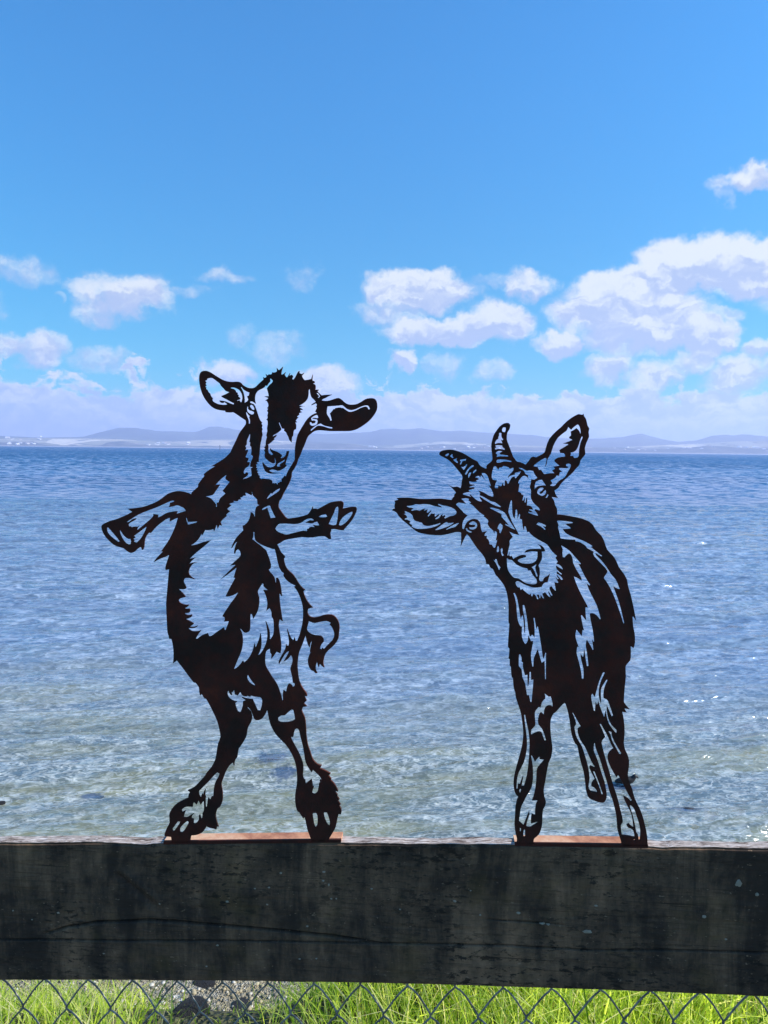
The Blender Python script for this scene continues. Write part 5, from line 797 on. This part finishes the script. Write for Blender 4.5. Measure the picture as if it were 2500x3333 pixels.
for lo, hi, y0, y1, cnt, lab in ((1365, 1470, 1454, 1463, 16, "in the far shore town between the two goats"), (1470, 1660, 1452, 1464, 24, "in the far shore town behind the curved horns"),
                                (1195, 1240, 1452, 1458, 6, "on the small headland between the two goats"), (0, 135, 1421, 1446, 16, "on the low coast at the left edge"),
                                (480, 620, 1438, 1450, 12, "on the far shore left of the upright goat"), (1980, 2500, 1454, 1468, 20, "on the far shore right of the horned goat")):
    for k, px in enumerate(sorted(random.uniform(lo, hi) for _ in range(cnt))):
        d = ray(px, 1449 + 28 * px / 2500); az_ = math.atan2(d.x, d.y)
        e = math.tan(math.asin(ray(px, random.uniform(y0, y1)).z))
        D_ = random.uniform(5960, 6180)
        o = bpy.data.objects.new('house', hm); C.objects.link(o)
        zt = max(SEA + 3, CAM_H + D_ * e)
        o.location = (D_ * math.sin(az_), D_ * math.cos(az_), zt - 4); o.rotation_euler = (0, 0, random.uniform(0, 3.14)); s = random.uniform(.5, 1.15); o.scale = (s, s, s)
        tag(o, "tiny pale house, %s from the left %s" % (ORD[k], lab), 'house', 'houses along the far shore')
# channel beacon standing in the bay
p = at_z(716, 1463, SEA); dd_ = Vector((p.x, p.y, 0)).normalized() * 1500
bm = bmesh.new(); bmesh.ops.create_cone(bm, cap_ends=True, segments=12, radius1=0.9, radius2=0.5, depth=9)
r_ = bmesh.ops.create_cone(bm, cap_ends=True, segments=12, radius1=1.4, radius2=0.2, depth=2.2); bmesh.ops.translate(bm, vec=(0, 0, 5.4), verts=r_['verts'])
me = bpy.data.meshes.new('channel_beacon'); bm.to_mesh(me); bm.free()
m, t, b = material('beacon_paint'); b.inputs['Base Color'].default_value = (0.08, 0.10, 0.16, 1)
o = link('channel_beacon', me, m); o.location = (dd_.x, dd_.y, SEA + 4); tag(o, "slender dark channel beacon on the horizon left of the upright goat's neck", 'beacon')

# ------------------------------------------------------------ water bird, and a wave shadow shaped as one
m, t, b = material('dark_plumage'); b.inputs['Base Color'].default_value = (0.012, 0.013, 0.016, 1); b.inputs['Roughness'].default_value = 0.6; M_BIRD = m
def bird(px, py, w, face, label, tuck=False):
    p = at_z(px, py, SEA); dist = (p - CAMP).length; L = w * dist / FPX
    me_ = bpy.data.meshes.new('bird'); 
    pts = [(-.50, 0, .06, .05), (-.30, 0, .12, .15), (0, 0, .16, .20), (.25, 0, .17, .19), (.36, 0, .30, .12), (.43, 0, .40, .13), (.52, 0, .36, .06), (.58, 0, .28, .02)]
    if tuck: pts = [(-.50, 0, .10, .03), (-.35, 0, .07, .10), (-.1, 0, .06, .17), (.15, 0, .04, .17), (.32, 0, .01, .11), (.42, 0, -.04, .06), (.5, 0, -.08, .04)]
    me_.from_pydata([q[:3] for q in pts], [(i, i + 1) for i in range(len(pts) - 1)], [])
    o = link('bird', me_, M_BIRD); sk = o.modifiers.new('skin', 'SKIN'); sk.use_smooth_shade = True
    for v, q in zip(me_.skin_vertices[0].data if me_.skin_vertices else [], pts): v.radius = (q[3], q[3])
    if not me_.skin_vertices:
        pass
    su = o.modifiers.new('sub', 'SUBSURF'); su.levels = 2; su.render_levels = 2
    o.location = p; o.scale = (L * face, L, L); o.rotation_euler = (0, 0, -0.1)
    bpy.context.view_layer.update()
    me2 = bpy.data.meshes.new_from_object(o.evaluated_get(bpy.context.evaluated_depsgraph_get()))
    o.modifiers.clear(); o.data = me2
    if not me2.materials: me2.materials.append(M_BIRD)
    tag(o, label, 'bird')
bird(2036, 2550, 62, 1, "dark water bird swimming behind the horned goat's hind leg, head showing on its right")
bird(2238, 2640, 52, -1, "dark water bird half under the ripples on the right", True)  # wave shadow given a body as a low dark hump

# ------------------------------------------------------------ grass on the bank beyond the fence
def grass():
    NB = 13500; segs = 4
    x = rng.uniform(-1.9, 2.1, NB); y = 1.45 + 0.95 * rng.random(NB) ** 0.8
    edge = 2.2
    # height map: tall at the left, a gap at the beach view, dense at the right
    u = x / y                                              # direction seen from the camera
    gap = np.exp(-((u + 0.23) / 0.12) ** 2)
    tall = np.exp(-((u + 0.47) / 0.12) ** 2)
    right = 1 / (1 + np.exp(-(u + 0.03) * 30))
    hmax = 0.15 + 0.04 * tall + 0.22 * right - 0.09 * gap
    hmax *= 0.8 + 0.9 * (gn_.fbm(x * 4, y * 4, 3))
    keep = rng.random(NB) < (1 - 0.72 * gap)
    x, y, hmax = x[keep], y[keep], hmax[keep]; n = len(x)
    h = hmax * rng.uniform(0.35, 1.45, n)
    uu = x / y; rr_ = 1 / (1 + np.exp(-(uu + 0.06) * 22)); gg_ = np.exp(-((uu + 0.22) / 0.10) ** 2)
    slope = (0.765 + 0.05 * gg_) * (1 - rr_) + 0.615 * rr_ + rng.normal(0, 0.012, n) - (rng.random(n) < 0.06) * 0.04
    h = np.minimum(h, 1.6 - slope * y - ground_z(x, y))
    ok_ = h > 0.02; x, y, h = x[ok_], y[ok_], h[ok_]; n = len(x)
    w = rng.uniform(0.0009, 0.0031, n)
    lean = rng.uniform(0, 6.283, n); bend = rng.uniform(0.1, 1.15, n) * h
    z = ground_z(x, y) - 0.01
    face = rng.uniform(0, 3.1416, n)
    vs = []; 
    for k in range(segs + 1):
        f = k / segs
        cx = x + np.cos(lean) * bend * f ** 2; cy = y + np.sin(lean) * bend * f ** 2 * 0.8; cz = z + h * (f - 0.22 * f ** 3 * bend / h)
        ww = w * (1 - f ** 1.6) + 0.0002
        vs.append(np.stack([cx - np.cos(face) * ww, cy - np.sin(face) * ww, cz], -1)); vs.append(np.stack([cx + np.cos(face) * ww, cy + np.sin(face) * ww, cz], -1))
    V = np.stack(vs, 1).reshape(-1, 3); k0 = np.arange(n)[:, None, None] * (2 * (segs + 1)); q = np.array([[2 * s, 2 * s + 1, 2 * s + 3, 2 * s + 2] for s in range(segs)])[None]
    return np_mesh('grass', V, (k0 + q).reshape(-1, 4), True)
m = bpy.data.materials.new('grass_blade'); m.use_nodes = True; t = NT(m.node_tree); b = m.node_tree.nodes['Principled BSDF']
gi = t.node('ShaderNodeNewGeometry')
gc = t.ramp(gi.outputs['Random Per Island'], [(0.0, (0.08, 0.16, 0.015)), (0.22, (0.28, 0.40, 0.04)), (0.55, (0.56, 0.66, 0.10)), (0.80, (0.60, 0.66, 0.18)), (0.90, (0.66, 0.60, 0.36))])
t.put(b.inputs['Base Color'], gc); b.inputs['Roughness'].default_value = 0.5
tr = t.node('ShaderNodeBsdfTranslucent'); t.put(tr.inputs[0], t.mixc(1.0, gc, (1.7, 1.65, 0.95), 'MULTIPLY'))
mxs = t.node('ShaderNodeMixShader'); mxs.inputs[0].default_value = 0.6
t.l.new(b.outputs[0], mxs.inputs[1]); t.l.new(tr.outputs[0], mxs.inputs[2]); t.l.new(mxs.outputs[0], m.node_tree.nodes['Material Output'].inputs[0])
tag(link('grass', grass(), m), "bright green long grass growing on the bank beyond the fence", 'grass', kind='stuff')

# ------------------------------------------------------------ haze over the bay
bm = bmesh.new(); bmesh.ops.create_cube(bm, size=1)
bmesh.ops.scale(bm, vec=(34000, 20000, 420), verts=bm.verts); bmesh.ops.translate(bm, vec=(0, 5000, 420 / 2 - 11), verts=bm.verts)
me = bpy.data.meshes.new('haze'); bm.to_mesh(me); bm.free()
m = bpy.data.materials.new('sea_haze'); m.use_nodes = True; t = NT(m.node_tree)
m.node_tree.nodes.remove(m.node_tree.nodes['Principled BSDF'])
pv = t.node('ShaderNodeVolumePrincipled'); pv.inputs['Color'].default_value = (0.62, 0.70, 1.0, 1); pv.inputs['Density'].default_value = 1.45e-4; pv.inputs['Anisotropy'].default_value = 0.2
t.l.new(pv.outputs[0], m.node_tree.nodes['Material Output'].inputs['Volume'])
tag(link('haze', me, m), kind='stuff')
